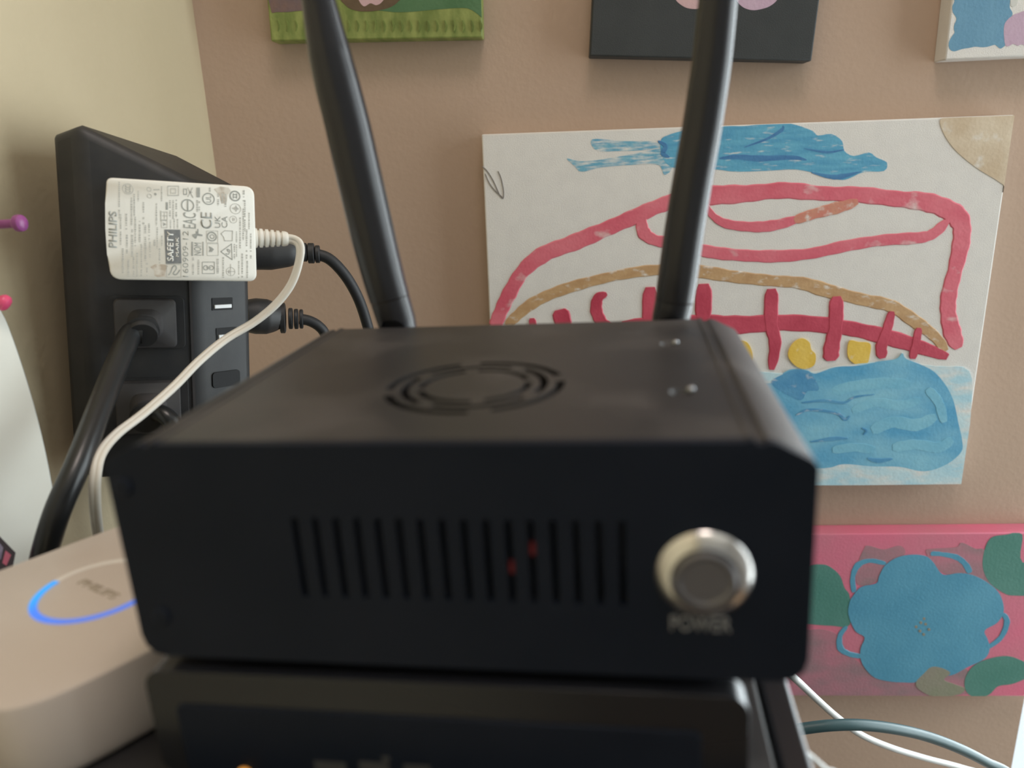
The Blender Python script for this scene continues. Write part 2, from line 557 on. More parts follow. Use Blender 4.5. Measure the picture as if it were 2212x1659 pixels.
hp = half_profile()
outline = hp + [(-x, z) for x, z in hp[::-1]]
fpx = [(px, py) for px, py in ((647, 1205), (1345, 1205))]
sl0 = hit(647, 1200, B, 1, 0); sl1 = hit(1345, 1215, B, 1, 0)
ztop = hit(1000, 1122, B, 1, 0).z; zbot = hit(1000, 1300, B, 1, 0).z
NS = 16
slots = lambda y0, y1: [prism(rrect(sl0.x + (sl1.x - sl0.x) * i / (NS - 1) - .0007, sl0.x + (sl1.x - sl0.x) * i / (NS - 1) + .0007, zbot, ztop, .00069, 4), y0, y1) for i in range(NS)]
body = obj('housing', prism(outline, .0025, BD), M_blackmetal, pc)
fc = hit(1025, 832, B, 2, 0)
cut = []
for r0, r1, gaps in ((.0222, .0246, 14), (.0179, .0201, 59), (.0136, .0157, 14)):
    for k in range(4):
        cut.append(prism([(x, y) for x, y in ring2d(fc.x, fc.y, r0, r1, gaps + 90 * k + 7, gaps + 90 * k + 83, 18)], -.005, .001, axis='z'))
for px, py in ((1447, 742), (1474, 846)):
    p = hit(px, py, B, 2, 0)
    cut.append(lathe([(0, -.0016), (.0022, -.0013), (.0036, .0006), (0, .0008)], 24, M=T(p.x, p.y, 0)))
cut += slots(-.001, .010)
boolean(body, cut)
fp = obj('front_panel', prism([(x * 1.0, z) for x, z in outline], 0, .0023), M_blackpanel, pc)
boolean(fp, slots(-.001, .004))
bv = fp.modifiers.new('bevel', 'BEVEL'); bv.width = .0005; bv.segments = 2; bv.limit_method = 'ANGLE'; bv.angle_limit = R(40)
# power button
bc = hit(1521, 1240, B, 1, 0)
MB = T(bc.x, 0, bc.z) @ Matrix.Rotation(R(90), 4, 'X')
obj('button_bezel', lathe([(0, 0), (.0104, 0), (.0104, .0006), (.0099, .0013), (.0078, .0027), (.0074, .0028), (.0071, .0024), (.0071, .0008), (0, .0008)], 48, M=MB), M_steel, pc)['label'] = 'polished steel ring of the power button'
obj('button_cap', lathe([(0, .0006), (.0068, .0006), (.0068, .0031), (.0062, .0036), (.0055, .0036), (.0050, .0032), (0, .0031)], 40, M=MB), M_cap, pc)['label'] = 'dull grey metal push cap'
a = hit(1448, 1347, B, 1, 0); b = hit(1580, 1347, B, 1, 0); zt = hit(1514, 1330, B, 1, 0).z; zb = hit(1514, 1364, B, 1, 0).z
bm = fit_text('POWER', b.x - a.x, zt - zb, bold=.01)
obj('lettering', bm, M_greyprint, pc, T((a.x + b.x) / 2, -.00003, (zt + zb) / 2) @ Matrix.Rotation(R(90), 4, 'X'), smooth=0)['label'] = 'grey POWER lettering'
# red lights behind the slots
for px, py in ((1135, 1190), (1087, 1229)):
    p = hit(px, py, B, 1, .003)
    dx_ = (sl1.x - sl0.x) / (NS - 1); p.x = sl0.x + dx_ * round((p.x - sl0.x) / dx_)
    bm = bmesh.new(); bmesh.ops.create_uvsphere(bm, u_segments=12, v_segments=8, radius=.0016)
    obj('status_light', bm, M_led, pc, T(p.x, .0042, p.z))['label'] = 'dim red light behind the front slots'
for px, py in ((1459, 739), (1492, 840)):
    p = hit(px, py, B, 2, 0)
    obj('screw', lathe([(0, -.0016), (.0011, -.0016), (.0011, -.0001), (.0009, .0004), (.0005, .0007), (0, .0008)], 24, M=T(p.x, p.y, 0)), M_screw, pc)['label'] = 'small bright screw in a dimple'
for px, py in ((266, 1052), (349, 1330)):
    p = hit(px, py, B, 1, 0)
    obj('screw', lathe([(0, -.0005), (.0025, -.0005), (.0025, .0003), (.0020, .0007), (0, .0008)], 24, M=T(p.x, 0, p.z) @ Matrix.Rotation(R(90), 4, 'X')), M_blackpanel, pc)
for fx in (-.06, .06):
    for fy in (.015, .105):
        obj('foot', lathe([(0, -BH - .003), (.005, -BH - .003), (.0055, -BH + .001), (0, -BH + .001)], 16, M=T(fx, fy, 0)), M_cordmatt, pc)


def antenna(centre, widths, tilt_y):
    """centre: pixel points up the axis; widths: apparent width in pixels at each of them"""
    pts = []; rad = []
    for (px, py), wd in zip(centre, widths):
        p = hit(px, py, B, 1, BD + .0115 + tilt_y * max(0, (690 - py)) * .00001)
        dist = (B @ p - EYE).dot(CF)
        pts.append(p); rad.append(wd * .5 * dist / FPX)
    an = obj('antenna', tube(pts[2:], rad[2:], seg=28, n=10, aspect=1.), M_antenna, pc)
    ax = (pts[1] - pts[2]).normalized()
    # the collar below the seam, forked round the hinge
    cbm = tube([pts[2] + ax * .0004, pts[1], pts[0], pts[0] + (pts[0] - pts[1]).normalized() * .004], [rad[2] * .985, rad[1], rad[0], rad[0] * .93], seg=28, n=6)
    co = obj('collar', cbm, M_antenna, an)
    low = pts[0]
    rr_ = rad[0] * .62
    arch = [(low.x - rr_, low.z - .02)] + [(low.x - rr_ * math.cos(R(a)), low.z - .0015 + rr_ * .75 * math.sin(R(a))) for a in range(0, 181, 15)] + [(low.x + rr_, low.z - .02)]
    boolean(co, [prism(arch, low.y - .03, low.y + .03)])
    k = lathe([(0, -.0052), (.0042, -.0052), (.0046, -.0048), (.0046, .0048), (.0042, .0052), (0, .0052)], 28,
              M=T(low.x, low.y, low.z - .0005) @ Matrix.Rotation(R(90), 4, 'X'))
    obj('hinge', k, M_blackgloss, an)
    st = lathe([(0, BD - .001), (.0050, BD - .001), (.0050, BD + .003), (.0040, BD + .0035), (.0040, low.y + .002), (0, low.y + .002)], 24,
               M=T(low.x, 0, low.z - .006) @ Matrix.Rotation(R(-90), 4, 'X'))
    obj('connector', st, M_blackplastic, an)
    return an


antenna([(857, 694), (849, 668), (842, 645), (829, 600), (806, 510), (778, 390), (752, 275), (729, 185), (712, 115), (692, 20), (676, -60), (660, -140)],
        [83, 85, 87, 90, 95, 98, 98, 97, 92, 76, 62, 52], 0)['label'] = 'left antenna, leaning left'
antenna([(1449, 687), (1454, 665), (1457, 648), (1464, 600), (1478, 500), (1496, 390), (1514, 290), (1528, 200), (1539, 120), (1550, 10), (1557, -60), (1566, -140)],
        [80, 82, 83, 85, 86, 86, 86, 86, 85, 84, 80, 70], 0)['label'] = 'right antenna, leaning slightly right'

# ------------------------------------------------------------------ white hub with the blue ring
HB = (B @ Vector((0, 0, 0)))
hc = Vector((-.1470, .2106, 0))
zlow = B @ hit(300, 1500, B, 2, ZC + .0008)
ctop = hit(181, 1266, Matrix.Identity(4), 2, EYE.z - .126)
hub_rot = R(-38)
Mh = T(0, 0, 0)
up = (B.to_3x3() @ Vector((0, 0, 1))).normalized()
# base point on the case top under the ring centre
base = B @ (B.inverted() @ Vector((hc.x, hc.y, EYE.z - .1525)) * 1.0)
bl = B.inverted() @ base; bl.z = ZC
Mh = B @ T(bl.x, bl.y, ZC) @ Matrix.Rotation(hub_rot + R(5.56), 4, 'Z')
hub = thing('smart_home_hub', 'white rounded square hub with a glowing blue ring on its top', 'hub', Mh)
HH = .0262
def squircle(s, n=56, e=5.0, ox=.0018, oy=0.):
    out = []
    for i in range(n):
        a = 2 * math.pi * i / n; c, s_ = math.cos(a), math.sin(a)
        out.append((ox + math.copysign(abs(c) ** (2 / e), c) * s, oy + math.copysign(abs(s_) ** (2 / e), s_) * s))
    return out
bm = bmesh.new(); rings = []
for s, z in ((.0435, .001), (.0443, .0018), (.0448, .004), (.0455, HH - .0012), (.0452, HH - .0004), (.0445, HH)):
    rings.append([bm.verts.new((x, y, z)) for x, y in squircle(s)])
for a, b in zip(rings, rings[1:]):
    n = len(a)
    for i in range(n): bm.faces.new((a[i], a[(i + 1) % n], b[(i + 1) % n], b[i]))
bm.faces.new(rings[0]); bm.faces.new(rings[-1])
obj('body', bm, M_hub, hub)
rc = 0.0
obj('feet', prism(circ(0, 0, .03), 0, .0012, axis='z'), M_cordmatt, hub)
a_lit0 = 163 + 38; a_lit1 = 360 + 20 + 38
obj('light_ring', prism(ring2d(0, 0, .0172, .0195, a_lit0, a_lit1, 60), HH - .0006, HH + .00025, axis='z'), M_glow, hub, Matrix.Rotation(0, 4, 'Z'))['label'] = 'glowing blue part of the ring'
obj('unlit_ring', prism(ring2d(0, 0, .0172, .0195, a_lit1 - 360, a_lit0, 44), HH - .0006, HH + .0002, axis='z'), M_ringoff, hub)['label'] = 'pale unlit part of the ring'
obj('lettering', fit_text('PHILIPS', .0205, .0032, bold=.01), M_hubprint, hub, T(0, 0, HH + .00002) @ Matrix.Rotation(R(8), 4, 'Z'), smooth=0)['label'] = 'faint brown lettering inside the ring'

# ------------------------------------------------------------------ outlet extender on the left wall
E0 = Vector((-.197, .409, EYE.z - .034))
EM = T(*E0) @ euler(R(26), R(-4), R(6.4))
EMi = EM.inverted()
ex = thing('outlet_extender', 'tall black multi-outlet power extender with a sloping top, on the left wall', 'power strip', EM)
xl = hit(180, 500, EM, 1, 0).x; xr = hit(424, 640, EM, 1, 0).x
def wl(x, y): # world point at the extender's height -> local xy
    v = EMi @ Vector((x, y, E0.z)); return (v.x, v.y)
u0 = (xl, 0); u1 = (xr, 0)
d34 = (math.cos(R(32)), math.sin(R(32)))
# usb face length from the pixel where its right edge is seen
best = None
for i in range(10, 80):
    t = i * .001
    p = EM @ Vector((xr + d34[0] * t, d34[1] * t, -.035))
    v = p - EYE; x = CX + FPX * v.dot(CR) / v.dot(CF)
    if best is None or abs(x - 543) < best[0]: best = (abs(x - 543), t)
ut = best[1]
u2 = (xr + d34[0] * ut, d34[1] * ut)
wn_ = EMi.to_3x3() @ Vector((-1, 0, 0)); wn_ = Vector((wn_.x, wn_.y)).normalized()      # towards the wall
wt_ = Vector((-wn_.y, wn_.x))
if (EM.to_3x3() @ Vector((wt_.x, wt_.y, 0))).y < 0: wt_ = -wt_
def dwall(p): return (EM @ Vector((p[0], p[1], 0))).x - XL
u3v = Vector(u2) + wn_ * .052 + wt_ * .026
u3 = (u3v.x, u3v.y)
u4v = u3v + wn_ * max(0., dwall(u3) - .022); u4 = (u4v.x, u4v.y)
u0b = Vector(u0) + wn_ * max(0.004, dwall(u0) - .022) + wt_ * .006; u5 = (u0b.x, u0b.y)
zA = hit(185, 268, EM, 1, 0).z; zR = hit(450, 393, EM, 1, 0).z
kz = (zR - zA) / (xr - xl)
poly = [u0, u1, u2, u3, u4, u5]
dz = {}
dist0 = dwall(u0); dist1 = dwall(u1); kk = (zA - zR) / (dist1 - dist0)
tops = [zA - kk * (dwall(p) - dist0) for p in poly]
tops[2] = max(tops[2], hit(500, 404, EM, 1, u2[1]).z - .002)
tops[4] = min(tops[4], zA - .001); tops[5] = min(tops[5], zA - .005)
zbm = -.135
bm = bmesh.new()
lo_ = [bm.verts.new((p[0], p[1], zbm)) for p in poly]; hi_ = [bm.verts.new((p[0], p[1], z)) for p, z in zip(poly, tops)]
for i in range(6):
    j = (i + 1) % 6; bm.faces.new((lo_[i], lo_[j], hi_[j], hi_[i]))
bm.faces.new(lo_)
for tr in ((5, 0, 4), (0, 3, 4), (0, 1, 3), (1, 2, 3)): bm.faces.new([hi_[i] for i in tr])
obj('body', bm, M_blackplastic, ex, bevel=.005, seg=3)
# wall plug that carries it
pw = Vector(u4) * .72 + Vector(u5) * .28
qv = EMi @ Vector((XL, (EM @ Vector((pw.x, pw.y, -.02))).y, (EM @ Vector((pw.x, pw.y, -.02))).z))
obj('wall_plug', tube([(pw.x - wn_.x * .006, pw.y - wn_.y * .006, -.02), tuple(qv)], .014, smoothpath=False), M_blackplastic, ex)
# groove between outlet face and port face: a slim raised bead either side
obj('trim_bead', nbox(xr - .0035, xr - .0022, -.0007, .002, zbm + .004, zR - .004), M_greyplastic, ex)
FU = EM @ T(u1[0], u1[1], 0) @ Matrix.Rotation(R(32), 4, 'Z')      # frame of the port face
for px, py, y2 in ((480, 661, 0), (489, 725, 0)):
    p = hit(px, py, FU, 1, 0)
    pt = bpy.data.objects.new('usb_port', None); COL.objects.link(pt); pt.parent = ex
    pt.matrix_local = EMi @ FU @ T(p.x, 0, p.z + .0012)
    obj('port_opening', nbox(-.0066, .0066, -.0004, .001, -.0034, .0034), M_hole, pt)
    obj('port_tongue', nbox(-.0055, .0055, -.0012, .0005, -.0024, -.0003), M_usbwhite, pt, bevel=.0003)['label'] = 'white tongue of the port'
p = hit(488, 818, FU, 1, 0)
obj('reset_button', prism(rrect(-.009, .009, -.0045, .0045, .002), -.0008, .001), M_hole, ex, EMi @ FU @ T(p.x, 0, p.z), bevel=.0004)
OUTL = []
for (px0, py0, px1, py1) in ((236, 638, 399, 752), (240, 818, 408, 930)):
    a = hit(px0, py0, EM, 1, 0); b = hit(px1, py1, EM, 1, 0)
    OUTL.append((a, b))
    obj('outlet', prism(rrect(a.x - .0005, b.x + .0005, b.z, a.z, .003), -.0014, .001), M_blackplastic, ex, bevel=.0006)


def corded_plug(name, label, a, b, cord_pts, cord_r, cat='plug'):
    """square plug on the outlet face with a round neck and a thick cord"""
    cx_, cz_ = (a.x + b.x) / 2 - .0008, (a.z + b.z) / 2
    Mx = EM @ T(cx_, -.0014, cz_)
    t = thing(name, label, cat, Mx)
    hw, hh = (b.x - a.x) / 2 - .0028, (a.z - b.z) / 2 - .0012
    bm = bmesh.new(); rings = []
    for s, y, r in ((1, 0, .003), (1, -.0055, .003), (.96, -.0065, .003), (.62, -.0085, .006), (.50, -.0155, .006), (.46, -.0170, .006)):
        rings.append([bm.verts.new((x, y, z)) for x, z in rrect(-hw * (s if s > .9 else s * .92), hw * (s if s > .9 else s * .92), -hh * s, hh * s, min(r, hh * s * .98))])
    for p_, q_ in zip(rings, rings[1:]):
        n = len(p_)
        for i in range(n): bm.faces.new((p_[i], p_[(i + 1) % n], q_[(i + 1) % n], q_[i]))
    bm.faces.new(rings[0]); bm.faces.new(rings[-1])
    obj('plug_body', bm, M_greyplastic, t)
    neck = lathe([(0, 0), (.0078, 0), (.0080, .002), (.0068, .0025), (.0068, .004), (.0074, .0045), (.0070, .007), (0, .007)], 28,
                 M=T(-.001, -.0155, -.001) @ Matrix.Rotation(R(118), 4, 'X'))
    obj('neck', neck, M_blackplastic, t)
    Mi = Mx.inverted()
    pts = [Vector((-.001, -.0185, -.0035))] + [Mi @ p for p in cord_pts]
    obj('cord', tube(pts, cord_r, seg=18, n=8), M_cord, t)
    return t


cpts = [at_y(px, py, y) for px, py, y in ((283, 722, .373), (252, 790, .352), (216, 880, .327), (170, 1000, .300), (130, 1090, .287), (106, 1160, .284), (88, 1230, .287), (70, 1320, .292))]
corded_plug('power_plug', 'black plug with a thick glossy cord running down from the upper outlet', OUTL[0][0], OUTL[0][1], cpts, [.0052, .0056, .0056, .0055, .0054, .0054, .0054, .0054, .0054], 'plug')
cpts = [at_y(px, py, y) for px, py, y in ((322, 905, .378), (345, 893, .372), (372, 915, .370), (385, 960, .372), (388, 1040, .378), (385, 1150, .385))]
corded_plug('power_plug', 'black plug in the lower outlet, half hidden behind the mini computer', OUTL[1][0], OUTL[1][1], cpts, [.0048, .0048, .0048, .0048, .0048, .0048, .0048], 'plug')


def side_plug(label, secs, ribs, cord, rc, y_of):
    """plug sticking out of the far side: secs = (px, py, width px)"""
    pts = [at_y(px, py, y_of(px)) for px, py, _ in secs]
    rad = [wd * .5 * (p - EYE).dot(CF) / FPX for p, (_, _, wd) in zip(pts, secs)]
    M0 = T(*pts[0]); Mi = M0.inverted()
    t = thing('power_plug', label, 'plug', M0)
    obj('plug_body', tube([Mi @ p for p in pts], rad, seg=20, n=5), M_blackplastic, t)
    for px, py, wd, th in ribs:
        p = at_y(px - th / 2, py, y_of(px)); q_ = at_y(px + th / 2, py + .0, y_of(px + th / 2))
        r_ = wd * .5 * (p - EYE).dot(CF) / FPX
        obj('strain_relief', lathe([(0, 0), (r_ * .9, 0), (r_, .0004), (r_, (q_ - p).length - .0004), (r_ * .9, (q_ - p).length), (0, (q_ - p).length)], 20, M=Mi @ axis_M(p, q_)), M_cordmatt, t)
    cp = [at_y(px, py, y) for px, py, y in cord]
    obj('cord', tube([Mi @ p for p in cp], rc, seg=14, n=8), M_cordmatt, t)
    return t


yb = lambda px: .452 + (px - 545) * .00012
side_plug('black plug and cord sticking out right behind the white adapter lead',
          [(520, 548, 70), (556, 545, 76), (585, 545, 76), (625, 544, 64), (645, 544, 46)],
          [(657, 545, 40, 12), (672, 547, 44, 14), (686, 549, 38, 10)],
          [(680, 548, .469), (712, 560, .471), (745, 594, .474), (772, 640, .478), (790, 690, .482), (802, 740, .486), (808, 800, .49)], .0035, yb)
yb2 = lambda px: .447 + (px - 545) * .00015
side_plug('black plug with ribbed neck sticking out right beside the ports',
          [(530, 683, 70), (552, 683, 78), (575, 684, 76), (595, 685, 62), (606, 686, 50)],
          [(611, 687, 66, 12), (628, 688, 46, 9), (640, 689, 44, 9), (651, 689, 42, 8)],
          [(648, 689, .462), (668, 693, .464), (688, 704, .466), (702, 722, .468), (712, 760, .47), (716, 820, .472)], .0033, yb2)

# ------------------------------------------------------------------ white power adapter with its lead
AS = .068 / .064
AM = T(-.173 * AS, .3597 * AS, EYE.z - .0302 * AS) @ euler(R(25.7), R(-5.0), R(6.3))
ad = thing('power_adapter', 'white power adapter covered in grey print, plugged in at the top', 'power adapter', AM)
c4 = [hit(px, py, AM, 1, 0) for px, py in ((229, 383), (549, 403), (555, 608), (237, 604))]
def corner_outline(ins=0.):
    pts = [Vector((p.x, p.z)) for p in c4]
    cen = sum(pts, Vector((0, 0))) / 4
    rr_ = [.0030, .0050, .0042, .0058]
    out = []
    for i in range(4):
        p = pts[i]; a = (pts[i - 1] - p).normalized(); b = (pts[(i + 1) % 4] - p).normalized(); r = rr_[i]
        for k in range(7):
            t = k / 6
            # quadratic corner
            out.append((p + a * r * (1 - t) ** 2 + b * r * t ** 2) + (cen - p).normalized() * ins * 1.3)
        if i == 3:                                # left edge is slightly bowed
            m = (pts[3] + pts[0]) / 2; nrm = (m - cen).normalized()
            for t in (.25, .5, .75):
                out.append(pts[3] + (pts[0] - pts[3]) * t + nrm * (.0011 * math.sin(math.pi * t)) + (cen - pts[3]).normalized() * ins * .0)
    return [(v.x, v.y) for v in out]
ol = corner_outline()
bm = bmesh.new(); rings = []
for ins, y in ((.0008, 0), (.0002, .0004), (0, .0012), (.0, .0225), (.0006, .024)):
    rings.append([bm.verts.new((x, y, z)) for x, z in corner_outline(ins)])
for p_, q_ in zip(rings, rings[1:]):
    n = len(p_)
    for i in range(n): bm.faces.new((p_[i], p_[(i + 1) % n], q_[(i + 1) % n], q_[i]))
for rg in (rings[0], rings[-1]):
    for tr in tessellate_polygon([[v.co for v in rg]]): bm.faces.new([rg[i] for i in tr])
obj('body', bm, M_label, ad)
for px_ in (-.0065, .0065):
    obj('prong', nbox(px_ - .0008, px_ + .0008, .023, .0300 + .004, -.003, .003), M_steel, ad)
# ribbed strain relief
p0 = hit(549, 514, AM, 1, .012); p1 = hit(622, 516, AM, 1, .012)
ln = (p1 - p0).length; MR = axis_M(p0, p1)
h0 = .0052; h1 = .0037
prf = [(0, -.001), (h0, -.001), (h0, ln * .06)]
for k in range(5):
    t0 = .08 + k * .165
    hh = h0 + (h1 - h0) * t0
    prf += [(hh, ln * t0), (hh * .80, ln * (t0 + .02)), (hh * .80, ln * (t0 + .065)), (hh * .985, ln * (t0 + .085)), (hh * .98, ln * (t0 + .16))]
prf += [(h1, ln * .96), (h1 * .9, ln), (0, ln)]
obj('strain_relief', lathe(prf, 32, M=MR), M_whitecord, ad)
AMi = AM.inverted()
dA = (AM @ p1).y
lead = [AM @ p1 - (AM.to_3x3() @ (p1 - p0)).normalized() * .004]
for px, py, y in ((634, 518, .0), (648, 532, -.001), (646, 565, -.003), (630, 612, -.006), (598, 655, -.010), (550, 695, -.016), (487, 733, -.026), (430, 780, -.040), (375, 836, -.056),
                  (310, 893, -.075), (252, 938, -.093), (218, 980, -.108), (206, 1030, -.116), (205, 1085, -.116), (210, 1140, -.110), (218, 1190, -.100)):
    lead.append(at_y(px, py, dA + y))
obj('cord', tube([AMi @ p for p in lead], [.0015] * 3 + [.0014] * 14, twin=True, n=8, up=Vector((0, 1, 0.2))), M_whitecord, ad)

# --- print on the adapter (text runs upward: its x axis points up the label)
ZX, ZY, ZS = 200, 360, 4.424
def lab(zx, zy): return hit(ZX + zx / ZS, ZY + zy / ZS, AM, 1, 0)
def TM(zx, zy, off=-.00002):
    p = lab(zx, zy); d = lab(zx, zy - 100) - p
    ang = math.atan2(d.z, d.x)
    # text lies in xy of its own mesh -> stand it up into xz, facing -y, then turn
    return T(p.x, off, p.z) @ Matrix.Rotation(-ang, 4, 'Y') @ Matrix.Rotation(R(90), 4, 'X')
SX = (lab(1500, 600) - lab(200, 600)).length / 1300
SY = (lab(800, 1050) - lab(800, 150)).length / 900
def word(s, x0, x1, y0, y1, m=None, bold=.0, nm='lettering', label=None):
    o = obj(nm, fit_text(s, (y1 - y0) * SY, (x1 - x0) * SX, bold=bold), m or M_print, ad, TM((x0 + x1) / 2, (y0 + y1) / 2), smooth=0)
    if label: o['label'] = label
    return o
word('PHILIPS', 156, 232, 430, 768, bold=.02, label='PHILIPS in bold grey capitals')
word('EAC', 866, 990, 440, 588, M_print, 0.0, label='EAC mark')
word('CE', 1032, 1144, 436, 592, M_print, .01, label='CE mark')
word('UK', 1168, 1222, 472, 585, M_print, 0.0)
word('CA', 1232, 1290, 472, 585, M_print, 0.0)
word('160909-12', 862, 916, 612, 1056, M_print, -.012, label='date code 160909-12')
word('NOM', 968, 1040, 726, 848, M_print, .0)
word('CCC', 312, 362, 182, 246, M_print, .0)
word('UL', 1084, 1134, 276, 342, M_print, .0)
def shape(poly, m, thick=.00013, nm='printed_mark', off=0.):
    """printed outline given in label pixels"""
    P = [lab(x, y) for x, y in poly]
    return obj(nm, prism([(p.x, p.z) for p in P], -thick - off, .0002), m, ad, smooth=0)
sf = shape([(686, 600), (838, 602), (850, 925), (700, 928)], M_printdark); sf['label'] = 'dark grey block of the safety mark'
obj('lettering', fit_text('SAFETY', 285 * SY, 62 * SX, bold=.015), M_label, ad, TM(742, 762, -.00016), smooth=0)['label'] = 'SAFETY in white'
obj('lettering', fit_text('MARK', 190 * SY, 30 * SX, bold=.01), M_label, ad, TM(808, 768, -.00016), smooth=0)['label'] = 'MARK in white'
def frame_mark(x0, x1, y0, y1, wd, m, r=4):
    bm = bmesh.new()
    for q in ((x0, x1, y0, y0 + wd), (x0, x1, y1 - wd, y1), (x0, x0 + wd, y0 + wd, y1 - wd), (x1 - wd, x1, y0 + wd, y1 - wd)):
        P = [lab(q[0], q[2]), lab(q[1], q[2]), lab(q[1], q[3]), lab(q[0], q[3])]
        prism([(p.x, p.z) for p in P], -.00012, .0002, bm)
    return obj('printed_mark', bm, m, ad, smooth=0)
def ring_mark(x, y, r, wd, m, extra=()):
    bm = bmesh.new()
    p = lab(x, y)
    prism(ring2d(p.x, p.z, (r - wd) * SX, r * SX, 0, 360, 28), -.00012, .0002, bm)
    for poly in extra:
        P = [lab(a, b) for a, b in poly]
        prism([(q.x, q.z) for q in P], -.00012, .0002, bm)
    return obj('printed_mark', bm, m, ad, smooth=0)
def bar(x0, x1, y0, y1): return [(x0, y0), (x1, y0), (x1, y1), (x0, y1)]
ring_mark(337, 212, 52, 6, M_printlight)
ring_mark(909, 369, 63, 11, M_print, [bar(903, 916, 322, 416)])
ring_mark(1108, 308, 61, 10, M_print)
ring_mark(1361, 280, 55, 13, M_print, [bar(1340, 1350, 256, 304), bar(1372, 1382, 256, 304), bar(1350, 1372, 262, 270), bar(1350, 1372, 288, 296)])
ring_mark(1366, 402, 55, 5, M_printlight, [[(1330, 396), (1366, 384), (1372, 368), (1378, 386), (1402, 402), (1378, 416), (1372, 434), (1364, 414)]])
ring_mark(1345, 505, 38, 4, M_printlight, [bar(1338, 1345, 488, 520), bar(1352, 1358, 492, 516)])
ring_mark(1140, 668, 50, 12, M_print)
ring_mark(1143, 668, 24, 8, M_print)
ring_mark(1320, 1002, 46, 4, M_printlight, [bar(1280, 1360, 999, 1004), bar(1317, 1322, 930, 1040), bar(1300, 1308, 985, 1020)])
frame_mark(716, 826, 182, 278, 7, M_printlight); frame_mark(744, 798, 206, 256, 7, M_printlight)
frame_mark(652, 716, 430, 510, 5, M_printlight); frame_mark(656, 716, 512, 585, 5, M_printlight)
shape([(672, 566), (706, 550), (672, 534), (680, 550)], M_print)
shape(bar(662, 712, 466, 472), M_printlight); shape(bar(684, 690, 440, 500), M_printlight)
frame_mark(706, 850, 930, 1058, 6, M_printlight)
shape(stroke2d([(725, 1035), (745, 1010), (765, 960), (790, 945), (800, 975), (770, 1020), (800, 1030), (835, 985)], 11, cap=False), M_print)
frame_mark(946, 960, 718, 852, 5, M_print)
shape(bar(1050, 1062, 718, 850), M_print); shape(bar(944, 952, 718, 852), M_print)
frame_mark(1088, 1200, 612, 728, 4, M_printlight); frame_mark(1094, 1204, 732, 850, 4, M_printlight)
shape([(1110, 760), (1140, 772), (1160, 790), (1140, 815), (1110, 812), (1122, 790)], M_print)
frame_mark(1046, 1168, 908, 1024, 6, M_print)
ring_mark(1082, 966, 26, 8, M_print); ring_mark(1134, 966, 26, 8, M_print); shape(bar(1088, 1130, 961, 971), M_print)
# house and triangle outlines
for pts, m in (([(1228, 640), (1262, 612), (1338, 615), (1336, 708), (1262, 708), (1252, 672), (1228, 640)], M_printlight),
               ([(1226, 812), (1328, 738), (1334, 888), (1226, 812)], M_print)):
    bm = bmesh.new()
    for (xa, ya), (xb, yb_) in zip(pts, pts[1:]):
        v = Vector((xb - xa, yb_ - ya)).normalized() * 3.5; n_ = Vector((-v.y, v.x))
        P = [lab(xa - v.x + n_.x, ya - v.y + n_.y), lab(xb + v.x + n_.x, yb_ + v.y + n_.y), lab(xb + v.x - n_.x, yb_ + v.y - n_.y), lab(xa - v.x - n_.x, ya - v.y - n_.y)]
        prism([(p.x, p.z) for p in P], -.00012, .0002, bm)
    obj('printed_mark', bm, m, ad, smooth=0)
shape(stroke2d([(1270, 830), (1300, 835), (1312, 800), (1285, 790), (1300, 815)], 7, cap=False), M_print)
# crossed bin, bar, small gear-like marks
frame_mark(866, 902, 210, 268, 7, M_print)
shape([(905, 200), (912, 198), (966, 296), (958, 298)], M_printlight); shape([(952, 198), (960, 202), (914, 290), (906, 286)], M_printlight)
shape(bar(922, 954, 240, 250), M_printlight)
shape(bar(992, 1026, 200, 292), M_print)
shape([(952, 660), (952, 646), (985, 640), (985, 618), (1000, 618), (1000, 596), (1012, 596), (1012, 640), (1050, 650), (1050, 664), (1000, 660), (992, 686), (978, 686)], M_print)
ring_mark(540, 215, 22, 5, M_printlight); ring_mark(544, 280, 22, 5, M_printlight); ring_mark(600, 262, 12, 8, M_print)
shape(bar(580, 640, 215, 221), M_printlight)
shape(bar(700, 720, 340, 412), M_print)
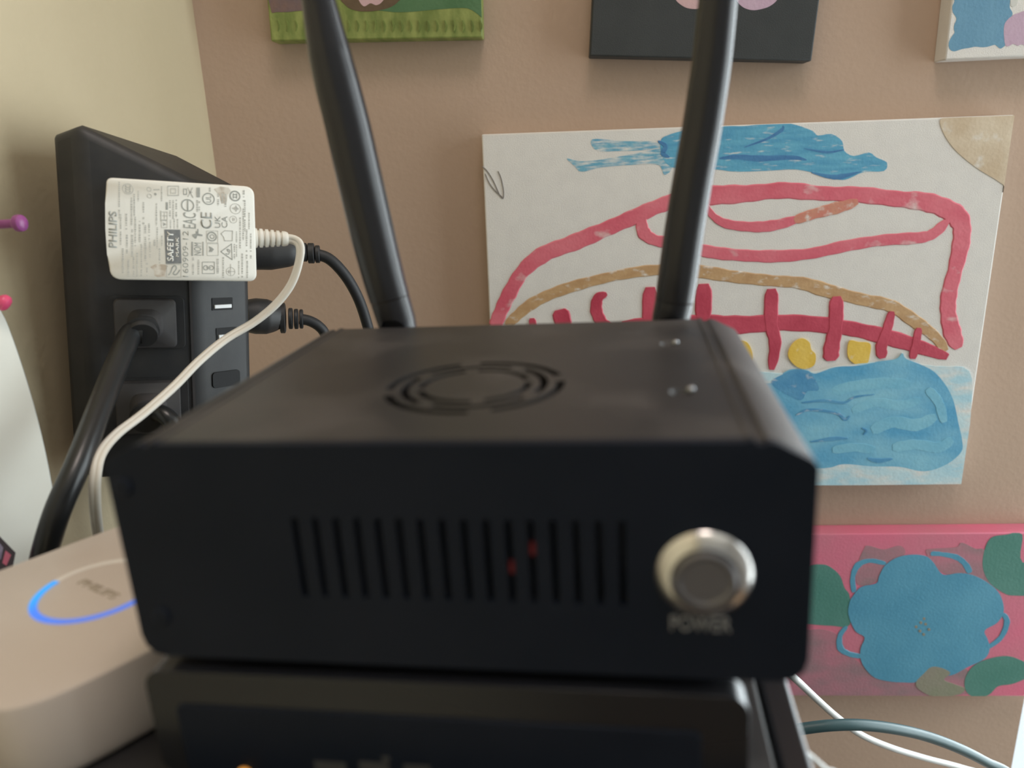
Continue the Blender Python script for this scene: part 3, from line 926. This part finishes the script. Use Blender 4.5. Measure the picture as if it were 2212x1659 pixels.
# rows of print too small to read, as broken lines
random.seed(3)
fine = bmesh.new()
def row(x, wd, y0, y1, dens=.9, lo_l=7, hi_l=20):
    y = y0
    while y < y1:
        l_ = random.uniform(lo_l, hi_l)
        if random.random() < dens:
            ww = wd * random.uniform(.7, 1.)
            P = [lab(a, b) for a, b in bar(x - ww / 2, x + ww / 2, y, min(y + l_, y1))]
            prism([(p.x, p.z) for p in P], -.00008, .0001, fine)
        y += l_ + random.uniform(3, 8)
for a in ((254, 16, 145, 500), (268, 18, 455, 745), (288, 22, 780, 1050), (322, 20, 450, 600), (328, 22, 650, 830), (340, 24, 885, 1050), (372, 20, 295, 560), (378, 24, 600, 860), (392, 18, 860, 1050),
          (398, 18, 260, 470), (408, 18, 480, 760), (424, 20, 800, 1050), (436, 18, 220, 330), (450, 20, 520, 720), (466, 18, 740, 1050), (486, 20, 340, 560), (504, 22, 560, 900), (520, 18, 920, 1050),
          (540, 18, 520, 700), (548, 16, 720, 900), (610, 16, 350, 560), (618, 16, 580, 780), (592, 22, 700, 760), (640, 16, 780, 930), (652, 14, 420, 520), (662, 14, 660, 760), (660, 16, 190, 330),
          (740, 18, 320, 480), (770, 18, 320, 500), (800, 18, 315, 480), (812, 16, 500, 590), (745, 14, 510, 590), (780, 14, 500, 590), (1000, 22, 320, 430), (1020, 18, 330, 420),
          (1120, 20, 200, 240), (1200, 22, 260, 370), (1240, 22, 255, 350), (1270, 20, 260, 390), (1130, 16, 380, 400), (960, 20, 870, 1050), (1012, 22, 890, 1030), (1195, 24, 880, 1050), (1248, 18, 865, 1065),
          (1376, 14, 620, 860), (1398, 14, 900, 1070), (1410, 16, 470, 780), (1440, 16, 400, 700), (1455, 18, 320, 620), (1430, 18, 830, 1060), (1444, 20, 225, 330), (1472, 18, 600, 880), (1478, 18, 900, 1070),
          (1496, 14, 440, 600), (1512, 16, 640, 880), (1355, 14, 740, 880)):
    row(*a)
fo = obj('fine_print', fine, M_printlight, ad, smooth=0); fo['kind'] = 'stuff'
shape([(552, 960), (600, 930), (690, 935), (720, 950), (700, 985), (690, 1050), (620, 1055), (592, 1040), (588, 985)], M_stain, .00006, 'stain')['label'] = 'brown smear over the print'
shape([(1160, 215), (1220, 190), (1300, 200), (1320, 230), (1290, 270), (1280, 350), (1230, 355), (1215, 280)], M_stain, .00005, 'stain')['label'] = 'pale brown smear near the corner'

# ------------------------------------------------------------------ paintings on the back wall
def paint_mat(name, c1, c2, show=0.0, stretch=(1, 1, 1), scale=60., canvas=(.76, .75, .72), bump=.22):
    """brushed paint: two tones in streaks, the white canvas showing through where the brush ran dry"""
    m = mat(name, c1, c2, rough=.55, scale=scale, stretch=stretch, lo=.35, hi=.68, bump=bump, bscale=420, detail=5)
    if show:
        nt = m.node_tree; b = nt.nodes['Principled BSDF']
        src = b.inputs['Base Color'].links[0].from_socket
        tc = node(nt, 'ShaderNodeTexCoord'); mp = node(nt, 'ShaderNodeMapping'); mp.inputs['Scale'].default_value = (stretch[0] * 1.0, stretch[1], stretch[2] * 1.0)
        nz = node(nt, 'ShaderNodeTexNoise'); nz.inputs['Scale'].default_value = scale * 1.7; nz.inputs['Detail'].default_value = 6
        mr = node(nt, 'ShaderNodeMapRange'); mr.inputs[1].default_value = .62 - show * .35; mr.inputs[2].default_value = .80 - show * .2
        mx = node(nt, 'ShaderNodeMix', data_type='RGBA'); mx.inputs[7].default_value = (*canvas, 1)
        nt.links.new(tc.outputs['Object'], mp.inputs[0]); nt.links.new(mp.outputs[0], nz.inputs[0]); nt.links.new(nz.outputs[0], mr.inputs[0])
        nt.links.new(mr.outputs[0], mx.inputs[0]); nt.links.new(src, mx.inputs[6]); nt.links.new(mx.outputs[2], b.inputs['Base Color'])
    return m


M_canvas = mat('primed_canvas', (.77, .755, .725), (.74, .725, .70), rough=.85, scale=80, bump=.35, bscale=1300, spec=.2)
P_blue = paint_mat('blue_paint', (.085, .33, .54), (.14, .44, .62), .12, (1, 1, 5), 45)
P_bluedry = paint_mat('dry_blue_paint', (.11, .36, .55), (.2, .47, .6), .55, (1, 1, 6), 50)
P_bluedark = paint_mat('deep_blue_paint', (.055, .19, .42), (.075, .25, .48), .0, (1, 1, 5), 50)
P_pink = paint_mat('pink_paint', (.66, .11, .165), (.74, .20, .25), .10, (1, 1, 1.6), 24)
P_pinkbrown = paint_mat('brownish_pink_paint', (.62, .22, .17), (.6, .30, .2), .2, (2, 1, 2), 45)
P_red = paint_mat('crimson_paint', (.47, .045, .085), (.60, .08, .13), .0, (1, 1, 1), 40)
P_tan = paint_mat('tan_paint', (.48, .29, .14), (.58, .38, .20), .16, (3, 1, 6), 22)
P_tanpale = paint_mat('pale_tan_paint', (.58, .46, .32), (.70, .60, .46), .15, (1, 1, 1), 40)
P_yellow = paint_mat('yellow_paint', (.76, .50, .06), (.82, .58, .12), .03)
P_sea = paint_mat('sea_blue_paint', (.09, .36, .60), (.27, .58, .72), .0, (1, 1, 2.0), 13)
P_sealight = paint_mat('light_sea_paint', (.17, .47, .655), (.235, .545, .70), .0, (1, 1, 2.0), 30)
P_seapale = paint_mat('pale_sea_paint', (.42, .67, .78), (.60, .76, .80), .45, (1, 1, 2.5), 24)
P_seadark = paint_mat('dark_sea_paint', (.07, .28, .52), (.12, .36, .58), .10, (1, 1, 2), 40)
P_green = paint_mat('grass_green_paint', (.15, .20, .045), (.30, .34, .10), .0, (3, 1, 1), 40)
P_grassdark = paint_mat('olive_grass_paint', (.11, .15, .03), (.2, .25, .06), .0)
P_greendark = paint_mat('deep_green_paint', (.06, .15, .06), (.09, .19, .09), .0, (1, 1, 1), 40)
P_brown = paint_mat('brown_paint', (.10, .065, .035), (.14, .09, .05), .0)
P_mauve = paint_mat('dusty_mauve_paint', (.20, .12, .10), (.13, .10, .12), .0)
P_petal = paint_mat('pale_pink_paint', (.55, .36, .38), (.62, .42, .44), .0)
P_black = mat('black_canvas_paint', (.030, .035, .037), (.036, .041, .043), rough=.6, scale=40, bump=.25, bscale=1200)
P_lilac = paint_mat('lilac_paint', (.52, .36, .48), (.56, .41, .52), .0)
P_steelblue = paint_mat('steel_blue_paint', (.13, .30, .45), (.15, .33, .48), .0)
P_greygl = paint_mat('pale_grey_paint', (.58, .58, .55), (.66, .66, .63), .0)
P_hotpink = paint_mat('bright_pink_paint', (.72, .17, .27), (.62, .20, .27), .0, (1, 1, 1), 16)
P_pinkgrey = paint_mat('grey_pink_paint', (.30, .20, .22), (.52, .20, .26), .0, (1.5, 1, 3), 14)
P_olive = paint_mat('olive_grey_paint', (.26, .27, .19), (.30, .27, .22), .0, (1, 1, 1), 30)
P_flower = paint_mat('flower_blue_paint', (.075, .30, .46), (.11, .36, .52), .0, (1, 1, 1), 18)
P_leaf = paint_mat('leaf_teal_paint', (.07, .23, .19), (.10, .27, .23), .0, (1, 1, 1), 20)
M_pencil = mat('pencil', (.22, .20, .19), rough=.7)


class Painting:
    def __init__(s, label, x0, x1, z0, z1, rot, front, mcanvas, depth=.017, gap=.0):
        s.M = T((x0 + x1) / 2, front, EYE.z + (z0 + z1) / 2) @ Matrix.Rotation(rot, 4, 'Y')
        s.w, s.h = (x1 - x0) / 2, (z1 - z0) / 2
        s.root = thing('painting', label, 'painting', s.M)
        dp = YW - front
        obj('canvas', nbox(-s.w, s.w, 0, dp, -s.h, s.h), mcanvas, s.root, bevel=.0012, seg=3)
        s.k = 0

    def loc(s, px, py):
        p = hit(px, py, s.M, 1, 0); return (p.x, p.z)

    def put(s, name, bm, m, label=None):
        o = obj(name, bm, m, s.root, smooth=25)
        if label: o['label'] = label
        return o

    def clamp(s, P):
        e = .0004
        return [(max(-s.w + e, min(s.w - e, x)), max(-s.h + e, min(s.h - e, z))) for x, z in P]

    def blob(s, pts, m, label=None, smooth=True, name='paint_patch', n=5):
        P = catmull([Vector(p) for p in pts], n, True) if smooth else [Vector(p) for p in pts]
        s.k += 1
        L = s.clamp([s.loc(p[0], p[1]) for p in P])
        return s.put(name, prism(L, -.00004 * s.k - .0001, .0004), m, label)

    def stroke(s, pts, wpx, m, label=None, name='brush_stroke', n=6):
        s.k += 1
        L = [s.loc(*p) for p in pts]
        d = (s.M.translation - EYE).dot(CF) / FPX
        ws = [v * d for v in wpx] if hasattr(wpx, '__len__') else wpx * d
        return s.put(name, ribbon(L, ws, -.00004 * s.k - .0001, .0004, n), m, label)


def Z(ox, oy, sc): return lambda *p: [(ox + x / sc, oy + y / sc) for x, y in p]


FY = .636
# ---- big boat painting
big = Painting('large white canvas painting of a pink and tan boat on blue water', -.05396, .35300, -.29020, .01492, 0.0, FY, M_canvas)
z7 = Z(1020, 240, 1.8557); S7 = 1 / 1.8557
big.blob(z7((482, 113), (600, 120), (720, 122), (760, 140), (700, 155), (600, 160), (500, 158)), P_bluedry, 'dry blue streak of the cloud')
big.blob(z7((380, 190), (430, 201), (500, 197), (600, 180), (700, 160), (760, 150), (800, 170), (800, 230), (770, 255), (745, 215), (650, 215), (520, 225), (440, 243), (410, 220)), P_bluedry, 'thin blue tail of the cloud')
big.blob(z7((755, 120), (780, 98), (850, 78), (950, 66), (1030, 60), (1090, 60), (1160, 52), (1230, 44), (1300, 56), (1365, 80), (1385, 98), (1440, 92), (1482, 120), (1492, 160), (1530, 180), (1590, 166), (1620, 186), (1662, 206), (1650, 240), (1570, 244), (1510, 270), (1470, 275), (1400, 255), (1300, 234), (1200, 238), (1060, 243), (980, 234), (900, 236), (800, 225), (760, 180)), P_blue, 'blue cloud', n=3)
big.stroke(z7((990, 190), (1060, 184), (1150, 190), (1280, 186), (1340, 196)), [6, 12, 15, 11, 5], P_bluedark, 'dark blue streak in the cloud')
big.stroke(z7((1090, 145), (1180, 112), (1240, 76), (1246, 58)), [3, 6, 9, 3], P_bluedark)
big.stroke(z7((1330, 150), (1420, 165), (1490, 155)), [3, 6, 3], P_bluedark)
big.stroke(z7((1360, 246), (1430, 262), (1480, 262), (1560, 242)), [3, 10, 12, 3], P_bluedark)
big.stroke(z7((745, 120), (775, 140), (765, 170), (790, 185)), [6, 10, 12, 6], P_bluedark)
# tan patch, pencil line
big.blob(z7((1880, 30), (1885, 80), (1930, 150), (2010, 220), (2090, 270), (2150, 305), (2200, 300), (2215, 15), (2100, 17), (1950, 24)), P_tanpale, 'pale tan patch in the top right corner')
big.stroke(z7((40, 222), (60, 240), (85, 280), (110, 335), (124, 349), (126, 320), (116, 270), (104, 240)), 2.2, M_pencil, 'pencil scribble', 'pencil_line')
big.stroke(z7((52, 250), (70, 290), (95, 322), (122, 345)), 2.0, M_pencil, None, 'pencil_line')
# boat
big.stroke(z7((140, 862), (180, 820), (240, 772), (330, 728), (450, 690), (600, 655), (740, 637), (900, 642), (1050, 664), (1200, 680), (1320, 690), (1430, 722), (1570, 757), (1680, 782), (1770, 840), (1850, 900), (1900, 960)), [24, 26, 27, 27, 25, 24, 26, 30, 30, 25, 30, 33, 28, 30, 30, 26, 20], P_tan, 'tan curve of the deck')
big.stroke(z7((90, 870), (112, 810), (150, 730), (205, 640), (290, 572), (400, 530), (520, 480), (640, 428), (750, 380), (860, 348), (960, 338), (1100, 331), (1250, 318), (1400, 330), (1550, 335), (1700, 352), (1820, 365), (1905, 395), (1955, 440), (1962, 510), (1940, 620), (1912, 730), (1908, 810), (1925, 890), (1950, 950)), [32, 34, 34, 34, 38, 38, 36, 34, 34, 38, 44, 38, 36, 32, 34, 36, 40, 44, 44, 40, 36, 36, 38, 40, 34], P_pink, 'long pink outline of the boat')
big.stroke(z7((682, 395), (678, 440), (690, 490), (740, 520), (830, 530), (930, 560), (1050, 576), (1200, 582), (1350, 572), (1500, 540), (1650, 517), (1790, 508), (1850, 490), (1905, 440)), [20, 26, 30, 26, 26, 28, 28, 28, 26, 26, 26, 26, 24, 22], P_pink, 'lower pink curve')
big.stroke(z7((930, 372), (965, 420), (1020, 452), (1120, 464), (1210, 458), (1310, 432)), [14, 16, 20, 24, 24, 22], P_pink)
big.stroke(z7((1290, 438), (1370, 412), (1460, 388), (1545, 362)), [22, 24, 26, 24], P_pinkbrown, 'brownish end of the pink stroke')
big.stroke(z7((600, 860), (900, 848), (1050, 858), (1250, 848), (1450, 862), (1600, 890), (1750, 932), (1905, 985)), [34, 40, 44, 40, 36, 36, 36, 26], P_red, 'crimson rail of the boat')
for pts, wd in ((((240, 830), (246, 880)), 18), (((352, 795), (372, 880)), [44, 40]), (((540, 732), (505, 750), (498, 800), (520, 850), (545, 880)), [12, 26, 28, 30, 36]), (((714, 705), (712, 880)), 38),
                (((928, 692), (926, 850)), 40), (((1200, 712), (1198, 850), (1214, 930), (1200, 1036)), [34, 32, 28, 24]), (((1460, 742), (1456, 860), (1440, 950), (1438, 1000)), [34, 34, 36, 40]),
                (((1682, 802), (1664, 870), (1640, 940), (1644, 990)), [18, 24, 26, 28]), (((1790, 868), (1778, 930), (1764, 992)), [18, 20, 22])):
    big.stroke(z7(*pts), wd, P_red)
big.blob(z7((1060, 930), (1100, 925), (1122, 970), (1112, 1010), (1060, 1000)), P_yellow)
big.blob(z7((1318, 910), (1350, 925), (1358, 955), (1375, 975), (1370, 1015), (1335, 1032), (1295, 1020), (1265, 980), (1280, 935)), P_yellow)
big.blob(z7((1510, 922), (1550, 925), (1594, 932), (1590, 985), (1580, 1010), (1545, 1018), (1505, 985)), P_yellow)
z8 = Z(1550, 700, 3.319)
big.blob(z8((-1700, 420), (-1000, 380), (-300, 350), (280, 342), (460, 352), (700, 340), (860, 300), (1200, 270), (1560, 300), (1800, 335), (1810, 640), (1780, 900), (1745, 1145), (1400, 1152), (780, 1152), (-800, 1152), (-1700, 1140)), P_seapale, 'pale blue wash of the water', n=4)
big.blob(z8((-1500, 520), (-600, 440), (100, 420), (380, 420), (470, 350), (540, 322), (640, 330), (700, 352), (840, 306), (1000, 296), (1150, 268), (1275, 250), (1322, 208), (1348, 246), (1480, 300), (1560, 350), (1640, 450), (1690, 560), (1720, 700), (1748, 830), (1742, 912), (1640, 1000), (1480, 1052), (1300, 1020), (1100, 1016), (900, 1000), (760, 1030), (400, 1020), (-900, 1020)), P_sea, 'blue water', n=4)
big.blob(z8((380, 420), (480, 350), (560, 322), (650, 340), (700, 400), (720, 470), (640, 480), (600, 540), (520, 520)), P_seadark, 'dark blue patch of water')
for pts, wd in ((((820, 480), (980, 440), (1180, 420), (1380, 430)), 30), (((960, 620), (1120, 560), (1300, 580), (1450, 540)), 26), (((1100, 760), (1250, 700), (1420, 720), (1560, 660)), 34),
                (((820, 900), (980, 880), (1120, 900)), 26), (((1250, 880), (1420, 860), (1580, 880), (1680, 820)), 30), (((1500, 460), (1580, 560), (1620, 700)), 24)):
    big.stroke(z8(*pts), wd, P_sealight)
big.stroke(z8((560, 650), (640, 612), (760, 618), (860, 640), (910, 680), (945, 655)), [4, 7, 7, 7, 9, 4], P_seadark)
big.stroke(z8((600, 560), (760, 545), (900, 560), (980, 520), (1120, 500)), [3, 8, 6, 5, 3], P_seadark)
big.stroke(z8((660, 840), (820, 818), (930, 815)), [3, 12, 4], P_seadark)
big.stroke(z8((1070, 960), (1150, 975), (1250, 962)), [5, 14, 6], P_seadark)
big.stroke(z8((1030, 740), (1062, 760), (1040, 790)), [3, 6, 3], P_seadark)


def canvas_from_px(corners, front):
    """axis aligned extent (world x, height relative to the eye) of pixel corners on the plane y = front"""
    return [at_y(px, py, front) - EYE for px, py in corners]


# ---- green painting, upper left
g = canvas_from_px([(590, 89), (1047, 80), (1044, 0)], FY)
rot = -math.atan2(g[1].z - g[0].z, g[1].x - g[0].x)
gw = (g[1] - g[0]).length; gh = .155
gx = (g[0].x + g[1].x) / 2; gz = (g[0].z + g[1].z) / 2 + gh / 2
grn = Painting('canvas painting of green grass hanging at the upper left, behind the left antenna', gx - gw / 2, gx + gw / 2, gz - gh / 2, gz + gh / 2, rot, FY, P_green)
zt = Z(560, 0, 5.53)
grn.blob([(720, -40), (760, 10), (830, 24), (880, 26), (950, 20), (1010, 18), (1050, 34), (1060, -60)], P_greendark, 'dark green upper field')
grn.blob([(585, -60), (585, 20), (600, 26), (640, 24), (690, 12), (720, -60)], P_mauve, 'dusky mauve patch')
grn.blob(zt((1000, -60), (1040, 70), (1150, 125), (1260, 138), (1400, 128), (1560, 90), (1660, 20), (1680, -60)), P_brown, 'brown rounded shape')
grn.blob(zt((1180, -80), (1200, 20), (1255, 76), (1330, 40), (1400, 62), (1470, 20), (1500, -80)), P_petal, 'pale pink shape')
for xa in range(600, 1046, 19):
    ya = 36 + (xa * 37 % 19); grn.stroke([(xa, ya), (xa + 3, ya + 12), (xa + 1, ya + 24)], [3, 6, 2], P_grassdark)
# ---- black painting, upper middle
g = canvas_from_px([(1290, 121), (1770, 132)], FY)
rot = -math.atan2(g[1].z - g[0].z, g[1].x - g[0].x); gw = (g[1] - g[0]).length; gh = .19
gx = (g[0].x + g[1].x) / 2; gz = (g[0].z + g[1].z) / 2 + gh / 2
blk = Painting('black canvas painting with pink lobes, behind the right antenna', gx - gw / 2, gx + gw / 2, gz - gh / 2, gz + gh / 2, rot, FY, P_black)
zk = Z(1380, 0, 5.53)
blk.blob(zk((400, -120), (430, -20), (480, 40), (560, 90), (640, 106), (720, 100), (790, 40), (800, -120)), P_petal, 'left pink lobe')
blk.blob(zk((1100, -120), (1150, -20), (1200, 50), (1270, 100), (1370, 122), (1480, 104), (1570, 70), (1650, 0), (1700, -120)), P_lilac, 'right pink lobe')
# ---- white and blue painting, upper right
g = canvas_from_px([(2040, 130), (2212, 122)], FY)
rot = -math.atan2(g[1].z - g[0].z, g[1].x - g[0].x); gw = .115; gh = .15
gx = g[0].x + gw / 2 * math.cos(rot); gz = g[0].z + gh / 2 - math.sin(rot) * gw / 2
gw = min(gw, XC - .006 - g[0].x); gx = g[0].x + gw / 2
wbl = Painting('white canvas painting with blue and lilac patches in the top right corner', gx - gw / 2, gx + gw / 2, gz - gh / 2, gz + gh / 2, rot, FY, M_canvas)
zw = Z(2012, 0, 11.06)
wbl.blob(zw((560, -300), (550, 20), (500, 150), (510, 290), (580, 400), (592, 480), (545, 590), (535, 700), (552, 780), (480, 880), (425, 990), (412, 1100), (450, 1190), (540, 1228), (640, 1200), (760, 1165), (900, 1145), (1050, 1115), (1200, 1130), (1350, 1115), (1500, 1072), (1560, 1100), (1640, 1160), (1720, 1120), (1760, 1060), (1740, 800), (1800, 500), (1920, 380), (1930, 290), (1870, 180), (1880, 0), (1880, -300)), P_steelblue, 'blue patch with a wavy edge', n=3)
wbl.blob(zw((1735, 620), (1800, 490), (1930, 380), (2050, 320), (2400, 290), (2400, 1060), (2150, 1060), (2060, 1095), (1950, 1050), (1850, 1100), (1765, 1085), (1730, 850)), P_lilac, 'lilac patch', n=3)
wbl.blob(zw((1900, -100), (1890, 120), (1960, 160), (2040, 100), (2060, -100)), P_greygl, 'grey smudge')
# ---- pink flower painting, lower right
a = at_y(1780, 1154, FY) - EYE; b = at_y(2212, 1150, FY) - EYE; c = at_y(1720, 1502, FY) - EYE; d = at_y(2212, 1505, FY) - EYE
xr_ = XC - .012
pk = Painting('pink canvas painting of a large blue flower at the lower right', .145, xr_, (c.z + d.z) / 2, (a.z + b.z) / 2, 0.0, FY, P_hotpink)
zp = Z(1600, 1120, 3.078)
pk.blob(zp((300, 760), (460, 740), (560, 740), (650, 780), (720, 900), (820, 980), (900, 1060), (1100, 1090), (1300, 1040), (1500, 1000), (1520, 1150), (1480, 1170), (1200, 1188), (900, 1180), (600, 1180), (300, 1180)), P_pinkgrey, 'grey brushed lower background')
pk.blob(zp((820, 200), (850, 180), (950, 205), (1060, 180), (1090, 240), (960, 330), (900, 420), (780, 440), (770, 330)), P_pinkgrey, 'grey brushed patch above the flower')
pk.blob(zp((1230, 220), (1280, 200), (1430, 190), (1470, 160), (1560, 200), (1620, 210), (1620, 330), (1700, 470), (1560, 400), (1400, 380), (1300, 330)), P_pinkgrey, 'grey brushed patch right of the flower')
pk.blob(zp((300, 420), (440, 320), (540, 305), (600, 325), (660, 380), (690, 460), (725, 520), (725, 705), (600, 712), (440, 700), (300, 680)), P_leaf, 'left leaf')
pk.blob(zp((1665, 128), (1760, 108), (1870, 104), (1872, 290), (2100, 300), (2100, 490), (1830, 512), (1740, 490), (1650, 420), (1608, 320), (1620, 210)), P_leaf, 'upper right leaf')
pk.blob(zp((1490, 1070), (1540, 985), (1640, 935), (1770, 914), (1880, 950), (1990, 1020), (1880, 1070), (1800, 1100), (1710, 1115), (1650, 1170), (1565, 1190), (1500, 1150)), P_leaf, 'lower right leaf')
for pts, wd in ((((752, 490), (745, 390), (780, 310), (860, 280), (965, 300)), [14, 12, 16, 12, 12]), (((1262, 232), (1330, 236), (1430, 256), (1490, 300), (1525, 360)), [14, 12, 14, 14, 16]),
                (((1640, 862), (1730, 790), (1770, 690), (1745, 630)), [12, 14, 14, 12]), (((704, 716), (660, 780), (662, 860), (720, 900), (805, 918)), [12, 13, 16, 14, 14])):
    pk.stroke(zp(*pts), wd, P_flower, None)
pk.blob(zp((716, 640), (722, 560), (745, 515), (800, 455), (900, 430), (920, 380), (960, 310), (1040, 258), (1140, 240), (1230, 250), (1280, 290), (1320, 350), (1360, 375), (1450, 362), (1540, 375), (1640, 425), (1720, 500), (1748, 610), (1705, 690), (1622, 742), (1640, 800), (1655, 860), (1620, 930), (1500, 990), (1400, 1040), (1280, 1040), (1170, 1085), (1080, 1088), (980, 1080), (880, 1050), (805, 960), (795, 870), (822, 790), (760, 745)), P_flower, 'large blue flower')
pk.blob(zp((1165, 1084), (1215, 1030), (1265, 986), (1330, 990), (1392, 1024), (1350, 1070), (1420, 1100), (1490, 1130), (1440, 1170), (1280, 1180), (1180, 1130)), P_olive, 'olive patch below the flower')
for px, py in ((1218, 664), (1165, 718), (1228, 700), (1196, 690), (1215, 768), (1250, 735), (1190, 745)):
    pk.blob([(x, y) for x, y in circ(1600 + px / 3.078, 1120 + py / 3.078, 3.0, 8)], P_olive)

# ------------------------------------------------------------------ pins, paper and card at the far left
def push_pin(label, head, tail, rh, m, mshaft, collar=False):
    M0 = axis_M(tail, head); t = thing('push_pin', label, 'push pin', M0)
    L = (head - tail).length
    obj('pin_head', lathe([(0, L - rh * .62), (rh * .7, L - rh * .6), (rh * .96, L - rh * .3), (rh, L), (rh * .92, L + rh * .35), (rh * .62, L + rh * .62), (0, L + rh * .75)], 28), m, t)
    obj('shaft', lathe([(0, .0035), (rh * .95, .0035), (rh * .9, .0050), (rh * .52, .0062), (rh * .52, L - rh * .5), (0, L - rh * .5)], 24), mshaft, t)
    obj('needle', lathe([(0, -.004), (.0005, .0), (.0005, .004), (0, .004)], 10), M_steel, t)
    return t


h1 = at_y(42, 482, .352)
push_pin('purple push pin in the wall at the left edge', h1, Vector((XL, .356, h1.z - .001)), .0040 * 1, M_purple, M_purple)
h2 = at_y(8, 654, .344)
push_pin('pink push pin in the wall above the white paper', h2, Vector((XL, .338, h2.z + .019)), .0040, M_pink, M_red)
# white sheet hanging on the left wall, its right edge curling towards the room
edge = [(-6, 640), (22, 700), (50, 780), (72, 850), (92, 925), (108, 995), (120, 1060), (128, 1120), (134, 1180), (140, 1250)]
bm = bmesh.new(); rows = []
for i, (px, py) in enumerate(edge):
    p = at_y(px, py, .352 - .0040 * i)
    if p.x < XL + .004: p = EYE + ray(px, py) * ((XL + .004) / ray(px, py).x)
    row_ = []
    for k in range(8):
        t = k / 7
        q = Vector((p.x + (XL + .003 - p.x) * (t ** .5) + .010 * math.sin(math.pi * t) * min(1, i / 4), p.y - .16 * t, p.z + .004 * t))
        row_.append(q)
    rows.append(row_)
O = rows[0][0].copy()
vs = [[bm.verts.new(q - O) for q in r_] for r_ in rows]
for a, b in zip(vs, vs[1:]):
    for i in range(7): bm.faces.new((a[i], a[i + 1], b[i + 1], b[i]))
pp = obj('paper_sheet', bm, M_paper, None, T(*O), smooth=80)
so = pp.modifiers.new('thick', 'SOLIDIFY'); so.thickness = .0004; so.offset = 0
sb = pp.modifiers.new('sub', 'SUBSURF'); sb.levels = 2; sb.render_levels = 2
tag(pp, 'white curling sheet of paper hanging below the pink push pin', 'paper')
# dark printed card tucked in at the lower left corner
cM = T(*at_y(6, 1190, .285)) @ euler(R(40), R(-25), R(0))
M_card = mat('dark_card', (.045, .035, .045), rough=.5)
M_cardp = mat('lavender_print', (.32, .30, .42), (.2, .18, .28), rough=.5, scale=250)
M_cardk = mat('card_pink', (.55, .14, .22), rough=.5)
cd = thing('printed_card', 'dark printed card with a pink triangle at the lower left corner', 'card', cM)
p = [hit(px, py, cM, 1, 0) for px, py in ((-60, 1108), (-4, 1155), (34, 1194), (20, 1262), (-70, 1262))]
obj('card', prism([(v.x, v.z) for v in p], 0, .0012), M_card, cd)
p = [hit(px, py, cM, 1, 0) for px, py in ((12, 1189), (24, 1199), (14, 1222), (5, 1216))]
obj('pink_triangle', prism([(v.x, v.z) for v in p], -.0002, .0004), M_cardk, cd)['label'] = 'pink printed triangle'
p = [hit(px, py, cM, 1, 0) for px, py in ((-40, 1160), (0, 1174), (7, 1183), (2, 1208), (-40, 1220))]
obj('printed_patch', prism([(v.x, v.z) for v in p], -.0002, .0004), M_cardp, cd)['label'] = 'lavender printed patch'

# ------------------------------------------------------------------ loose cables at the lower right
def cable(name, label, start, pts, end, r, m):
    P = start + [at_y(*p) for p in pts]
    P += [P[-1] + Vector(v) for v in end]
    o = obj(name, tube([p - P[0] for p in P], r, seg=16, n=10), m, None, T(*P[0]))
    return tag(o, label, 'cable')


bk = lambda x, y, z: B @ Vector((x, y, z))
cable('white_cable', 'thin white cable running down right behind the black case', [B @ hit(1545, 1352, B, 1, .2405)],
      [(1590, 1372, .420), (1640, 1402, .427), (1685, 1437, .431), (1723, 1471, .435), (1765, 1511, .447), (1808, 1549, .46), (1860, 1587, .475), (1925, 1615, .49), (2000, 1638, .51), (2080, 1659, .53), (2170, 1690, .555)],
      [(.03, .015, -.05), (.04, .02, -.16), (.03, .02, -.30)], .0024, M_whitecable)
cable('dark_cable', 'thick black cable, glare painted into its colour, arching to the right behind the black case', [B @ hit(1540, 1640, B, 1, .2405)],
      [(1585, 1618, .412), (1635, 1598, .416), (1685, 1583, .416), (1735, 1574, .416), (1795, 1567, .416), (1860, 1566, .420), (1930, 1574, .43), (2000, 1590, .445), (2070, 1616, .46), (2130, 1646, .475), (2190, 1682, .49)],
      [(.03, .02, -.06), (.045, .03, -.18), (.04, .03, -.32)], .0036, M_hazedcable)
t0 = hit(1738, 1622, B, 0, XE_)
cable('thin_cable', 'very thin white cable end beside the black case at the bottom edge', [B @ Vector((XE_ - .0005, t0.y, t0.z))],
      [(1752, 1634, (B @ t0).y + .001), (1768, 1648, (B @ t0).y + .002), (1785, 1663, (B @ t0).y + .004), (1812, 1690, (B @ t0).y + .006)],
      [(.004, 0, -.03), (.006, .002, -.12), (.004, .004, -.30)], .0006, M_whitecable)
